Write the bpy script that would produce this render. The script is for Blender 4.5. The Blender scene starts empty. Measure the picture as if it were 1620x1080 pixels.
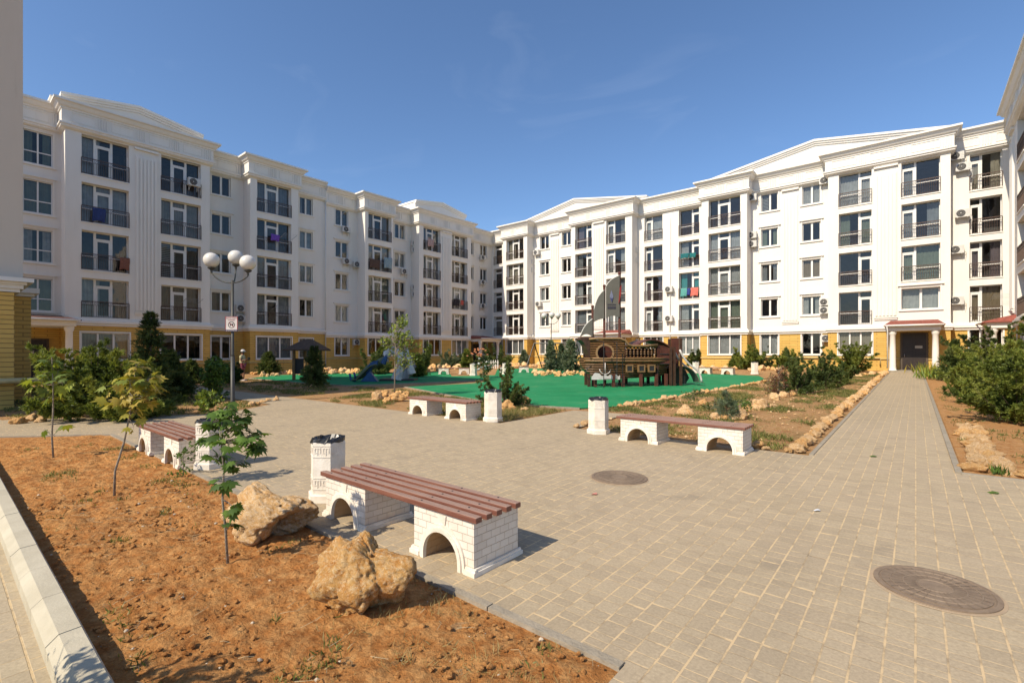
import bpy, bmesh, math, random
import numpy as np
from mathutils import Vector, Matrix, noise
random.seed(7); np.random.seed(7)
R_ = math.radians
sc = bpy.context.scene; col = sc.collection
# ------------------------------------------------------------------ camera, sky, sun, exposure
CAMH = 1.7; FPX = 766.0; HY = 558.0; YAW = math.atan(639/766.)
cam_d = bpy.data.cameras.new('camera'); cam = bpy.data.objects.new('camera', cam_d); col.objects.link(cam)
cam.location = (0, 0, CAMH); cam.rotation_euler = (R_(90), 0, YAW)
cam_d.sensor_width = 36; cam_d.lens = 36*FPX/1620; cam_d.shift_y = (HY-540)/1620
cam_d.clip_start = .05; cam_d.clip_end = 3000
sc.camera = cam
sc.render.resolution_x = 1024; sc.render.resolution_y = 682
SUN_EL, SUN_AZ = 43.0, 8.0            # light travels +Y, a little +X
w = bpy.data.worlds.new('World'); sc.world = w; w.use_nodes = True
nt = w.node_tree; bg = nt.nodes['Background']
sky = nt.nodes.new('ShaderNodeTexSky'); sky.sky_type = 'NISHITA'; sky.sun_disc = False
sky.sun_elevation = R_(SUN_EL); sky.sun_rotation = R_(180+SUN_AZ)
sky.altitude = 300; sky.air_density = 1.0; sky.dust_density = .9; sky.ozone_density = 6.5
tc = nt.nodes.new('ShaderNodeTexCoord'); mp = nt.nodes.new('ShaderNodeMapping')
mp.inputs['Scale'].default_value = (1.2, 3.2, 7); mp.inputs['Rotation'].default_value = (0.2, .5, .9)
nz = nt.nodes.new('ShaderNodeTexNoise'); nz.inputs['Scale'].default_value = 1.6; nz.inputs['Detail'].default_value = 7; nz.inputs['Distortion'].default_value = .8
rp = nt.nodes.new('ShaderNodeValToRGB'); rp.color_ramp.elements[0].position = .60; rp.color_ramp.elements[1].position = .95
rp.color_ramp.elements[1].color = (.07, .07, .07, 1)
mx = nt.nodes.new('ShaderNodeMixRGB'); mx.inputs[2].default_value = (8, 8.3, 9, 1)
L = nt.links.new
L(tc.outputs['Generated'], mp.inputs[0]); L(mp.outputs[0], nz.inputs[0]); L(nz.outputs['Fac'], rp.inputs[0])
wb = nt.nodes.new('ShaderNodeMixRGB'); wb.blend_type = 'MULTIPLY'; wb.inputs[0].default_value = 1; wb.inputs[2].default_value = (.50, .505, .50, 1)
L(rp.outputs[0], mx.inputs[0]); L(sky.outputs[0], mx.inputs[1]); L(mx.outputs[0], wb.inputs[1]); L(wb.outputs[0], bg.inputs[0])
bg.inputs[1].default_value = .15
sl = bpy.data.lights.new('sun', 'SUN'); sl.energy = 2.65; sl.angle = R_(.5); sl.color = (1, .875, .69)
so = bpy.data.objects.new('sun', sl); col.objects.link(so)
so.rotation_euler = Vector((math.sin(R_(SUN_AZ))*math.cos(R_(SUN_EL)), math.cos(R_(SUN_AZ))*math.cos(R_(SUN_EL)), -math.sin(R_(SUN_EL)))).to_track_quat('-Z', 'Y').to_euler()
so.location = (0, -20, 30)
sc.view_settings.view_transform = 'Standard'; sc.view_settings.look = 'None'
sc.view_settings.exposure = 1.2; sc.view_settings.gamma = 1
sc.cycles.max_bounces = 6
# ------------------------------------------------------------------ picture measurement -> world points on the sloping courtyard
FX, FY = -math.sin(YAW), math.cos(YAW); RX, RY = math.cos(YAW), math.sin(YAW); SL = .009
def G(x, y): return SL*y
def gp(px, py, dz=0):
    t = (px-810)/FPX; v = (HY-py)/FPX; dx = FX+t*RX; dy = FY+t*RY
    d = (CAMH-dz)/(SL*dy-v)
    return dx*d, dy*d
def depth(x, y): return x*FX+y*FY
def hgt(x, y, py): return CAMH+(HY-py)/FPX*depth(x, y)
# ------------------------------------------------------------------ materials
MC = {}
def newmat(name):
    m = bpy.data.materials.new(name); m.use_nodes = True
    return m, m.node_tree, m.node_tree.nodes['Principled BSDF']
def mat(name, c, rough=.7, var=.12, scale=3.0, bump=0.0, bscale=None, metal=0.0, spec=.4, c2=None, detail=6):
    if name in MC: return MC[name]
    m, t, b = newmat(name)
    b.inputs['Roughness'].default_value = rough; b.inputs['Metallic'].default_value = metal
    b.inputs['Specular IOR Level'].default_value = spec
    g = t.nodes.new('ShaderNodeNewGeometry')
    n = t.nodes.new('ShaderNodeTexNoise'); n.inputs['Scale'].default_value = scale; n.inputs['Detail'].default_value = detail
    n.inputs['Roughness'].default_value = .65
    r = t.nodes.new('ShaderNodeValToRGB')
    c2 = c2 or tuple(x*(1-var*2) for x in c)
    r.color_ramp.elements[0].position = .3; r.color_ramp.elements[1].position = .7
    r.color_ramp.elements[0].color = (*c2, 1); r.color_ramp.elements[1].color = (*[min(1, x*(1+var)) for x in c], 1)
    t.links.new(g.outputs['Position'], n.inputs['Vector']); t.links.new(n.outputs['Fac'], r.inputs[0]); t.links.new(r.outputs[0], b.inputs['Base Color'])
    if bump:
        n2 = t.nodes.new('ShaderNodeTexNoise'); n2.inputs['Scale'].default_value = bscale or scale*4; n2.inputs['Detail'].default_value = 8
        bp = t.nodes.new('ShaderNodeBump'); bp.inputs['Strength'].default_value = bump; bp.inputs['Distance'].default_value = .02
        t.links.new(g.outputs['Position'], n2.inputs['Vector']); t.links.new(n2.outputs['Fac'], bp.inputs['Height']); t.links.new(bp.outputs[0], b.inputs['Normal'])
    MC[name] = m; return m
def mathn(t, op, a, b_=None, clamp=False):
    n = t.nodes.new('ShaderNodeMath'); n.operation = op; n.use_clamp = clamp
    for i, v in enumerate((a, b_)):
        if v is None: continue
        if isinstance(v, (int, float)): n.inputs[i].default_value = v
        else: t.links.new(v, n.inputs[i])
    return n.outputs[0]
def mixc(t, f, a, b_, mode='MIX'):
    n = t.nodes.new('ShaderNodeMixRGB'); n.blend_type = mode
    for i, v in enumerate((f, a, b_)):
        if isinstance(v, (int, float)): n.inputs[i].default_value = v
        elif isinstance(v, tuple): n.inputs[i].default_value = (*v, 1)
        else: t.links.new(v, n.inputs[i])
    return n.outputs[0]
def noisen(t, vec, scale, detail=5, rough=.6, dist=0):
    n = t.nodes.new('ShaderNodeTexNoise'); n.inputs['Scale'].default_value = scale; n.inputs['Detail'].default_value = detail
    n.inputs['Roughness'].default_value = rough; n.inputs['Distortion'].default_value = dist
    t.links.new(vec, n.inputs['Vector']); return n.outputs['Fac']
def ramp(t, f, p0, p1, c0=(0, 0, 0), c1=(1, 1, 1)):
    r = t.nodes.new('ShaderNodeValToRGB'); e = r.color_ramp.elements
    e[0].position = p0; e[1].position = p1; e[0].color = (*c0, 1); e[1].color = (*c1, 1)
    t.links.new(f, r.inputs[0]); return r.outputs[0]
def bumpn(t, b, h, strength, dist):
    bp = t.nodes.new('ShaderNodeBump'); bp.inputs['Strength'].default_value = strength; bp.inputs['Distance'].default_value = dist
    t.links.new(h, bp.inputs['Height']); t.links.new(bp.outputs[0], b.inputs['Normal'])
def paver_mat(name='paving', rowx=.135, avg=.11, ca=(.405, .33, .222), cb=(.345, .28, .19), joint=(.52, .39, .23), swap=False):
    m, t, b = newmat(name); b.inputs['Roughness'].default_value = .85; b.inputs['Specular IOR Level'].default_value = .25
    g = t.nodes.new('ShaderNodeNewGeometry'); s = t.nodes.new('ShaderNodeSeparateXYZ'); t.links.new(g.outputs['Position'], s.inputs[0])
    X, Y = (s.outputs[1], s.outputs[0]) if swap else (s.outputs[0], s.outputs[1])
    # every row of stones has its own mix of lengths
    wob = noisen(t, g.outputs['Position'], 1.1, 2)
    Xw = mathn(t, 'ADD', X, mathn(t, 'MULTIPLY', wob, .004))
    xr = mathn(t, 'DIVIDE', Xw, rowx); row = mathn(t, 'FLOOR', xr); fx = mathn(t, 'SUBTRACT', xr, row)
    wn = t.nodes.new('ShaderNodeTexWhiteNoise'); wn.noise_dimensions = '1D'; t.links.new(row, wn.inputs['W']); h = wn.outputs['Value']
    y0 = mathn(t, 'ADD', mathn(t, 'DIVIDE', Y, avg), mathn(t, 'MULTIPLY', h, 17.3))
    y1 = mathn(t, 'ADD', y0, mathn(t, 'MULTIPLY', mathn(t, 'SINE', mathn(t, 'ADD', mathn(t, 'MULTIPLY', y0, 2.2), mathn(t, 'MULTIPLY', h, 30.))), .22))
    y1 = mathn(t, 'ADD', y1, mathn(t, 'MULTIPLY', mathn(t, 'SINE', mathn(t, 'MULTIPLY', y0, .93)), .3))
    cell = mathn(t, 'FLOOR', y1); fy = mathn(t, 'SUBTRACT', y1, cell)
    def edge(f): return mathn(t, 'MINIMUM', f, mathn(t, 'SUBTRACT', 1., f))
    ex = mathn(t, 'MULTIPLY', edge(fx), rowx); ey = mathn(t, 'MULTIPLY', edge(fy), avg)
    jn = noisen(t, g.outputs['Position'], 9, 4)
    jw = mathn(t, 'MULTIPLY', jn, .0085)
    e = mathn(t, 'MINIMUM', ex, mathn(t, 'MULTIPLY', ey, 1.35))
    stone = mathn(t, 'MULTIPLY', mathn(t, 'SUBTRACT', e, jw), 380., clamp=True)
    cv = t.nodes.new('ShaderNodeCombineXYZ'); t.links.new(row, cv.inputs[0]); t.links.new(cell, cv.inputs[1])
    w2 = t.nodes.new('ShaderNodeTexWhiteNoise'); w2.noise_dimensions = '2D'; t.links.new(cv.outputs[0], w2.inputs['Vector'])
    c = mixc(t, w2.outputs['Value'], cb, ca)
    big = ramp(t, noisen(t, g.outputs['Position'], .55, 5), .38, .66)
    c = mixc(t, mathn(t, 'MULTIPLY', big, .5), c, (.41, .33, .235))
    fine = noisen(t, g.outputs['Position'], 60, 4)
    c = mixc(t, .6, c, ramp(t, fine, .3, .75, (.62, .62, .62), (1.12, 1.12, 1.12)), 'MULTIPLY')
    spots = ramp(t, noisen(t, g.outputs['Position'], 3.1, 7, .75), .60, .72)
    c = mixc(t, mathn(t, 'MULTIPLY', spots, .45), c, (.42, .335, .225))
    dk = ramp(t, noisen(t, g.outputs['Position'], 1.7, 6, .7), .30, .42, (1, 1, 1), (0, 0, 0))
    c = mixc(t, mathn(t, 'MULTIPLY', dk, .35), c, (.15, .13, .105))
    vs = t.nodes.new('ShaderNodeTexVoronoi'); vs.inputs['Scale'].default_value = 1.6; t.links.new(g.outputs['Position'], vs.inputs['Vector'])
    dots = ramp(t, vs.outputs['Distance'], .035, .06, (1, 1, 1), (0, 0, 0)); c = mixc(t, mathn(t, 'MULTIPLY', dots, .3), c, (.14, .115, .09))
    tr_ = t.nodes.new('ShaderNodeMapping'); tr_.inputs['Scale'].default_value = (.9, .12, 1); t.links.new(g.outputs['Position'], tr_.inputs[0])
    c = mixc(t, mathn(t, 'MULTIPLY', ramp(t, noisen(t, tr_.outputs[0], 1.5, 5, .6), .52, .7), .3), c, (.23, .19, .14))
    jc = mixc(t, ramp(t, jn, .30, .55), (.24, .185, .12), joint)
    c = mixc(t, stone, jc, c); t.links.new(c, b.inputs['Base Color'])
    hgt_ = mathn(t, 'ADD', mathn(t, 'MULTIPLY', stone, .7), mathn(t, 'MULTIPLY', fine, .35))
    hgt_ = mathn(t, 'ADD', hgt_, mathn(t, 'MULTIPLY', w2.outputs['Value'], .3))
    bumpn(t, b, hgt_, .55, .006)
    return m
def soil_mat(name, c1, c2, c3, weeds=0.0):
    m, t, b = newmat(name); b.inputs['Roughness'].default_value = .95; b.inputs['Specular IOR Level'].default_value = .15
    g = t.nodes.new('ShaderNodeNewGeometry'); P = g.outputs['Position']
    a = noisen(t, P, 1.3, 7, .65, .4); f = noisen(t, P, 9, 8, .72); ff = noisen(t, P, 55, 6, .75)
    c = mixc(t, ramp(t, a, .36, .64), c1, c2)
    c = mixc(t, ramp(t, f, .42, .68), c, c3)
    c = mixc(t, .8, c, ramp(t, ff, .30, .72, (.55, .52, .5), (1.2, 1.2, 1.2)), 'MULTIPLY')
    if weeds:
        wv = ramp(t, noisen(t, P, .9, 7, .7, .5), .52, .66)
        c = mixc(t, mathn(t, 'MULTIPLY', wv, weeds), c, (.09, .095, .03))
    t.links.new(c, b.inputs['Base Color'])
    v = t.nodes.new('ShaderNodeTexVoronoi'); v.inputs['Scale'].default_value = 22; t.links.new(P, v.inputs['Vector'])
    h = mathn(t, 'ADD', mathn(t, 'MULTIPLY', f, 1.2), mathn(t, 'MULTIPLY', ff, .5))
    h = mathn(t, 'SUBTRACT', h, mathn(t, 'MULTIPLY', v.outputs['Distance'], .35))
    bumpn(t, b, h, 1.0, .035)
    return m
def clad_mat():
    m, t, b = newmat('yellow_cladding'); b.inputs['Roughness'].default_value = .6
    tcn = t.nodes.new('ShaderNodeTexCoord'); s = t.nodes.new('ShaderNodeSeparateXYZ'); t.links.new(tcn.outputs['Object'], s.inputs[0])
    cb = t.nodes.new('ShaderNodeCombineXYZ'); t.links.new(mathn(t, 'ADD', s.outputs[0], s.outputs[1]), cb.inputs[0]); t.links.new(s.outputs[2], cb.inputs[1])
    br = t.nodes.new('ShaderNodeTexBrick'); t.links.new(cb.outputs[0], br.inputs['Vector'])
    br.inputs['Scale'].default_value = 1; br.inputs['Brick Width'].default_value = 1.15; br.inputs['Row Height'].default_value = .142
    br.inputs['Mortar Size'].default_value = .012; br.inputs['Mortar Smooth'].default_value = .3; br.inputs['Bias'].default_value = 0
    br.inputs['Color1'].default_value = (.66, .42, .10, 1); br.inputs['Color2'].default_value = (.60, .37, .08, 1); br.inputs['Mortar'].default_value = (.25, .14, .04, 1)
    n = noisen(t, tcn.outputs['Object'], .8, 6)
    c = mixc(t, .5, br.outputs['Color'], ramp(t, n, .3, .7, (.75, .75, .75), (1.1, 1.1, 1.1)), 'MULTIPLY')
    t.links.new(c, b.inputs['Base Color']); bumpn(t, b, mathn(t, 'SUBTRACT', 1., br.outputs['Fac']), .6, .02)
    return m
def stucco_mat(name, c, dirt=.25):
    m, t, b = newmat(name); b.inputs['Roughness'].default_value = .85; b.inputs['Specular IOR Level'].default_value = .2
    g = t.nodes.new('ShaderNodeNewGeometry'); s = t.nodes.new('ShaderNodeMapping'); s.inputs['Scale'].default_value = (1, 1, .16)
    t.links.new(g.outputs['Position'], s.inputs[0])
    n1 = noisen(t, s.outputs[0], 1.4, 7, .7); n2 = noisen(t, g.outputs['Position'], .25, 4); n3 = noisen(t, g.outputs['Position'], 40, 4)
    cc = mixc(t, mathn(t, 'MULTIPLY', ramp(t, n1, .45, .75), dirt), c, tuple(x*k for x, k in zip(c, (.80, .77, .72))))
    cc = mixc(t, mathn(t, 'MULTIPLY', ramp(t, n2, .4, .65), dirt), cc, tuple(x*k for x, k in zip(c, (.93, .91, .87))))
    st = t.nodes.new('ShaderNodeMapping'); st.inputs['Scale'].default_value = (5, 5, .35); t.links.new(g.outputs['Position'], st.inputs[0])
    cc = mixc(t, mathn(t, 'MULTIPLY', ramp(t, noisen(t, st.outputs[0], 1.0, 5, .6), .60, .74), mathn(t, 'MULTIPLY', ramp(t, n2, .35, .6), dirt)), cc, tuple(x*k for x, k in zip(c, (.72, .68, .62))))
    t.links.new(cc, b.inputs['Base Color']); bumpn(t, b, n3, .12, .01)
    return m
def glass_mat():
    m, t, b = newmat('window_glass'); t.nodes.remove(b)
    out = t.nodes['Material Output']; tr = t.nodes.new('ShaderNodeBsdfTransparent'); tr.inputs[0].default_value = (.62, .66, .68, 1)
    gl = t.nodes.new('ShaderNodeBsdfGlossy'); gl.inputs['Roughness'].default_value = .02; gl.inputs[0].default_value = (.74, .72, .68, 1)
    g = t.nodes.new('ShaderNodeNewGeometry'); bp = t.nodes.new('ShaderNodeBump'); bp.inputs['Strength'].default_value = .12; bp.inputs['Distance'].default_value = .05
    t.links.new(noisen(t, g.outputs['Position'], 1.3, 2), bp.inputs['Height']); t.links.new(bp.outputs[0], gl.inputs['Normal'])
    lw = t.nodes.new('ShaderNodeLayerWeight'); lw.inputs[0].default_value = .35
    f = mathn(t, 'ADD', mathn(t, 'MULTIPLY', lw.outputs['Facing'], .30), .07, clamp=True)
    mxs = t.nodes.new('ShaderNodeMixShader'); t.links.new(f, mxs.inputs[0]); t.links.new(tr.outputs[0], mxs.inputs[1]); t.links.new(gl.outputs[0], mxs.inputs[2])
    t.links.new(mxs.outputs[0], out.inputs[0]); return m
def leaf_mat(name, c, tr=.35, var=.3, rough=.55):
    c = tuple(x*1.25 for x in c)
    m, t, b = newmat(name); b.inputs['Roughness'].default_value = rough; b.inputs['Specular IOR Level'].default_value = .3
    g = t.nodes.new('ShaderNodeNewGeometry')
    wn = noisen(t, g.outputs['Position'], 3.5, 4)
    cc = mixc(t, ramp(t, wn, .3, .7), tuple(x*(1-var) for x in c), tuple(x*(1+var) for x in c))
    t.links.new(cc, b.inputs['Base Color'])
    ts = t.nodes.new('ShaderNodeBsdfTranslucent'); t.links.new(mixc(t, .5, cc, (c[0]*1.5, c[1]*1.5, c[2]*.5)), ts.inputs[0])
    ms = t.nodes.new('ShaderNodeMixShader'); ms.inputs[0].default_value = tr
    t.links.new(b.outputs[0], ms.inputs[1]); t.links.new(ts.outputs[0], ms.inputs[2]); t.links.new(ms.outputs[0], t.nodes['Material Output'].inputs[0])
    return m
def rock_mat(name, ca, cb, cc_):
    m, t, b = newmat(name); b.inputs['Roughness'].default_value = .9; b.inputs['Specular IOR Level'].default_value = .2
    tcn = t.nodes.new('ShaderNodeTexCoord'); oi = t.nodes.new('ShaderNodeObjectInfo')
    va = t.nodes.new('ShaderNodeVectorMath'); va.operation = 'ADD'; t.links.new(tcn.outputs['Object'], va.inputs[0]); t.links.new(oi.outputs['Location'], va.inputs[1])
    P = va.outputs[0]
    n1 = noisen(t, P, 3.2, 8, .7, .6); n2 = noisen(t, P, 14, 8, .75); n3 = noisen(t, P, 60, 5, .7)
    c = mixc(t, ramp(t, n1, .38, .62), ca, cb); c = mixc(t, ramp(t, n2, .46, .66), c, cc_); c = mixc(t, mathn(t, 'MULTIPLY', ramp(t, noisen(t, P, 6.5, 8, .78, .4), .34, .43, (1, 1, 1), (0, 0, 0)), .75), c, (.30, .12, .035))
    c = mixc(t, .7, c, ramp(t, n3, .3, .65, (.55, .5, .46), (1.12, 1.12, 1.12)), 'MULTIPLY')
    t.links.new(c, b.inputs['Base Color'])
    bumpn(t, b, mathn(t, 'ADD', n2, mathn(t, 'MULTIPLY', n3, .45)), 1., .035)
    return m
def rubber_mat():
    m, t, b = newmat('green_rubber'); b.inputs['Roughness'].default_value = .9; b.inputs['Specular IOR Level'].default_value = .2
    g = t.nodes.new('ShaderNodeNewGeometry'); P = g.outputs['Position']
    n1 = noisen(t, P, .5, 6, .7); n2 = noisen(t, P, 30, 4)
    c = mixc(t, ramp(t, n1, .35, .7), (.007, .18, .062), (.025, .245, .10))
    c = mixc(t, mathn(t, 'MULTIPLY', ramp(t, noisen(t, P, 1.1, 7, .8, .7), .53, .70), .42), c, (.20, .28, .14))
    c = mixc(t, .4, c, ramp(t, n2, .3, .7, (.7, .7, .7), (1.1, 1.1, 1.1)), 'MULTIPLY')
    t.links.new(c, b.inputs['Base Color']); return m
def benchblock_mat():
    m, t, b = newmat('white_cast_block'); b.inputs['Roughness'].default_value = .8; b.inputs['Specular IOR Level'].default_value = .25
    tcn = t.nodes.new('ShaderNodeTexCoord'); s = t.nodes.new('ShaderNodeSeparateXYZ'); t.links.new(tcn.outputs['Object'], s.inputs[0])
    cb = t.nodes.new('ShaderNodeCombineXYZ'); t.links.new(mathn(t, 'ADD', s.outputs[0], s.outputs[1]), cb.inputs[0]); t.links.new(s.outputs[2], cb.inputs[1])
    br = t.nodes.new('ShaderNodeTexBrick'); t.links.new(cb.outputs[0], br.inputs['Vector'])
    br.inputs['Scale'].default_value = 1; br.inputs['Brick Width'].default_value = .105; br.inputs['Row Height'].default_value = .0585
    br.inputs['Mortar Size'].default_value = .0024; br.inputs['Mortar Smooth'].default_value = .4
    br.inputs['Color1'].default_value = (.70, .655, .58, 1); br.inputs['Color2'].default_value = (.64, .60, .53, 1); br.inputs['Mortar'].default_value = (.47, .41, .33, 1)
    g = t.nodes.new('ShaderNodeNewGeometry')
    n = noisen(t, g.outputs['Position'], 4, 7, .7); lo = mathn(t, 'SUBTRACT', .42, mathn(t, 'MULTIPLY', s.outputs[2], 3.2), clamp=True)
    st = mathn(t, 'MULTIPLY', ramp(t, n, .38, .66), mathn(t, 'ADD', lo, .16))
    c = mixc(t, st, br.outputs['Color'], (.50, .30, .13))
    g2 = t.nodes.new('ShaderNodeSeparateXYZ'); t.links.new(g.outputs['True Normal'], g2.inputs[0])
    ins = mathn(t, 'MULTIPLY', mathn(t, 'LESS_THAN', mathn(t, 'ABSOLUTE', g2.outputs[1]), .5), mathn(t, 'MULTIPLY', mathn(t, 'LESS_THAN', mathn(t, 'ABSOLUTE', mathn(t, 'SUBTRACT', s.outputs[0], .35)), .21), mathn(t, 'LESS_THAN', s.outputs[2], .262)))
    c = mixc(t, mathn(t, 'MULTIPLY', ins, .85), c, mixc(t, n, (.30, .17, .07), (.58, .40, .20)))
    t.links.new(c, b.inputs['Base Color'])
    hh = mathn(t, 'ADD', mathn(t, 'SUBTRACT', 1., br.outputs['Fac']), mathn(t, 'MULTIPLY', noisen(t, g.outputs['Position'], 70, 4), .25))
    bumpn(t, b, hh, .8, .008); return m
def wood_mat(name, top, under, ax=0, planks=None):
    m, t, b = newmat(name); b.inputs['Roughness'].default_value = .55
    tcn = t.nodes.new('ShaderNodeTexCoord'); mp_ = t.nodes.new('ShaderNodeMapping'); sc_ = [14, 14, 14]; sc_[ax] = 1.2
    mp_.inputs['Scale'].default_value = sc_; t.links.new(tcn.outputs['Object'], mp_.inputs[0])
    n = noisen(t, mp_.outputs[0], 3, 7, .65, .8); c = mixc(t, ramp(t, n, .35, .65), under, top)
    if planks:
        s = t.nodes.new('ShaderNodeSeparateXYZ'); t.links.new(tcn.outputs['Object'], s.inputs[0])
        fr = mathn(t, 'FRACT', mathn(t, 'DIVIDE', s.outputs[2], planks)); e = mathn(t, 'MINIMUM', fr, mathn(t, 'SUBTRACT', 1., fr))
        k = mathn(t, 'MULTIPLY', e, 5., clamp=True); c = mixc(t, k, tuple(x*.2 for x in under), c)
        b.inputs['Roughness'].default_value = .33; bumpn(t, b, mathn(t, 'MULTIPLY', mathn(t, 'MULTIPLY', fr, mathn(t, 'SUBTRACT', 1., fr)), 4.), 1., .05)
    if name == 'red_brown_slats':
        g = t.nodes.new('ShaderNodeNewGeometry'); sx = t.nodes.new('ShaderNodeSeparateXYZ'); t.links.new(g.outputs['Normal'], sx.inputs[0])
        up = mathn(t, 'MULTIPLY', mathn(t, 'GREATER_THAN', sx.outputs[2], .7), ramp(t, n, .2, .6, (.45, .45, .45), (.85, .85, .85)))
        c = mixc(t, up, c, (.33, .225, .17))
    t.links.new(c, b.inputs['Base Color']); return m
def manhole_mat():
    m, t, b = newmat('cast_iron_lid'); b.inputs['Roughness'].default_value = .75; b.inputs['Metallic'].default_value = .2
    tcn = t.nodes.new('ShaderNodeTexCoord'); n = noisen(t, tcn.outputs['Object'], 14, 6, .7)
    c = mixc(t, ramp(t, n, .3, .7), (.175, .125, .085), (.26, .195, .135)); t.links.new(c, b.inputs['Base Color'])
    ck = t.nodes.new('ShaderNodeTexChecker'); ck.inputs['Scale'].default_value = 55; t.links.new(tcn.outputs['Object'], ck.inputs[0])
    bumpn(t, b, mathn(t, 'ADD', n, mathn(t, 'MULTIPLY', ck.outputs['Fac'], .25)), .4, .006); return m

M_pave = paver_mat(); M_pave2 = paver_mat('paving_kerbside', .115, .2, (.44, .37, .25), (.37, .31, .21), (.50, .38, .22), swap=True)
M_soil = soil_mat('red_soil', (.36, .14, .038), (.49, .22, .066), (.61, .345, .135))
M_soil2 = soil_mat('bed_soil', (.34, .175, .07), (.43, .24, .10), (.50, .33, .17), weeds=.4)
M_clad = clad_mat(); M_white = stucco_mat('white_stucco', (.74, .71, .655)); M_trim = stucco_mat('white_trim', (.75, .72, .665), .3)
M_creamw = stucco_mat('cream_stucco', (.58, .515, .43), .3)
M_glass = glass_mat(); M_rubber = rubber_mat(); M_block = benchblock_mat(); M_lid = manhole_mat()
M_pvc = mat('white_pvc', (.70, .69, .66), .35, .04, 2)
M_rail = mat('brown_railing', (.095, .058, .042), .5, .1, 5)
M_int = mat('interior', (.12, .11, .10), .9, .3, .6)
M_conc = mat('concrete_edge', (.29, .25, .19), .9, .14, 5, .5, 50)
M_kerb = mat('kerb_concrete', (.42, .385, .30), .88, .10, 3, .18, 60, c2=(.36, .325, .245))
M_red = mat('red_roofing', (.25, .065, .045), .75, .18, 6, .8, 30)
M_dark = mat('dark_metal', (.028, .026, .026), .45, .1, 6)
M_ac = mat('ac_white', (.58, .57, .54), .45, .06, 3)
M_fan = mat('fan_black', (.03, .03, .032), .6, .1, 9)
M_rock = rock_mat('ochre_rock', (.62, .33, .10), (.78, .53, .27), (.90, .74, .52))
M_rockr = rock_mat('rusty_rock', (.60, .265, .06), (.76, .46, .17), (.88, .69, .42))
M_bag = mat('black_bag', (.012, .012, .013), .38, .1, 9, spec=.6)
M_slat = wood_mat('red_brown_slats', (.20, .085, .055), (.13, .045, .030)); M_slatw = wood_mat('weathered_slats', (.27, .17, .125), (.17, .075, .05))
M_ship = wood_mat('ship_planks', (.19, .092, .031), (.085, .037, .013), 0, .105); M_beam = mat('dark_timber', (.07, .034, .02), .55, .25, 8)
M_shipl = wood_mat('ship_trim', (.30, .18, .075), (.16, .085, .035)); M_maroon = mat('maroon_panel', (.105, .034, .022), .55, .2, 5)
M_bark = mat('bark', (.16, .115, .075), .9, .3, 20, .8, 60); M_barkg = mat('grey_bark', (.26, .22, .17), .9, .25, 20, .6, 60)
M_jun = [leaf_mat('juniper_a', (.125, .155, .028)), leaf_mat('juniper_b', (.19, .21, .042)), leaf_mat('juniper_c', (.07, .095, .02))]
M_spr = [leaf_mat('spruce_a', (.07, .10, .028)), leaf_mat('spruce_b', (.11, .135, .038)), leaf_mat('spruce_c', (.045, .065, .02))]
M_pine = [leaf_mat('pine_a', (.12, .15, .09)), leaf_mat('pine_b', (.17, .20, .12)), leaf_mat('pine_c', (.07, .10, .055))]
M_map = [leaf_mat('maple_a', (.07, .125, .022)), leaf_mat('maple_b', (.10, .165, .03)), leaf_mat('maple_c', (.045, .085, .018))]
M_yel = [leaf_mat('yellowing_a', (.22, .205, .03)), leaf_mat('yellowing_b', (.13, .16, .028)), leaf_mat('yellowing_c', (.30, .235, .05))]
M_brg = [leaf_mat('young_leaf_a', (.20, .24, .035)), leaf_mat('young_leaf_b', (.12, .17, .03)), leaf_mat('young_leaf_c', (.09, .13, .03))]
M_rdl = [leaf_mat('rust_leaf_a', (.16, .06, .03)), leaf_mat('rust_leaf_b', (.10, .045, .025)), leaf_mat('rust_leaf_c', (.09, .10, .03))]
M_grass = [leaf_mat('grass_a', (.10, .125, .03)), leaf_mat('grass_b', (.17, .165, .05)), leaf_mat('grass_c', (.26, .21, .09))]
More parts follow.
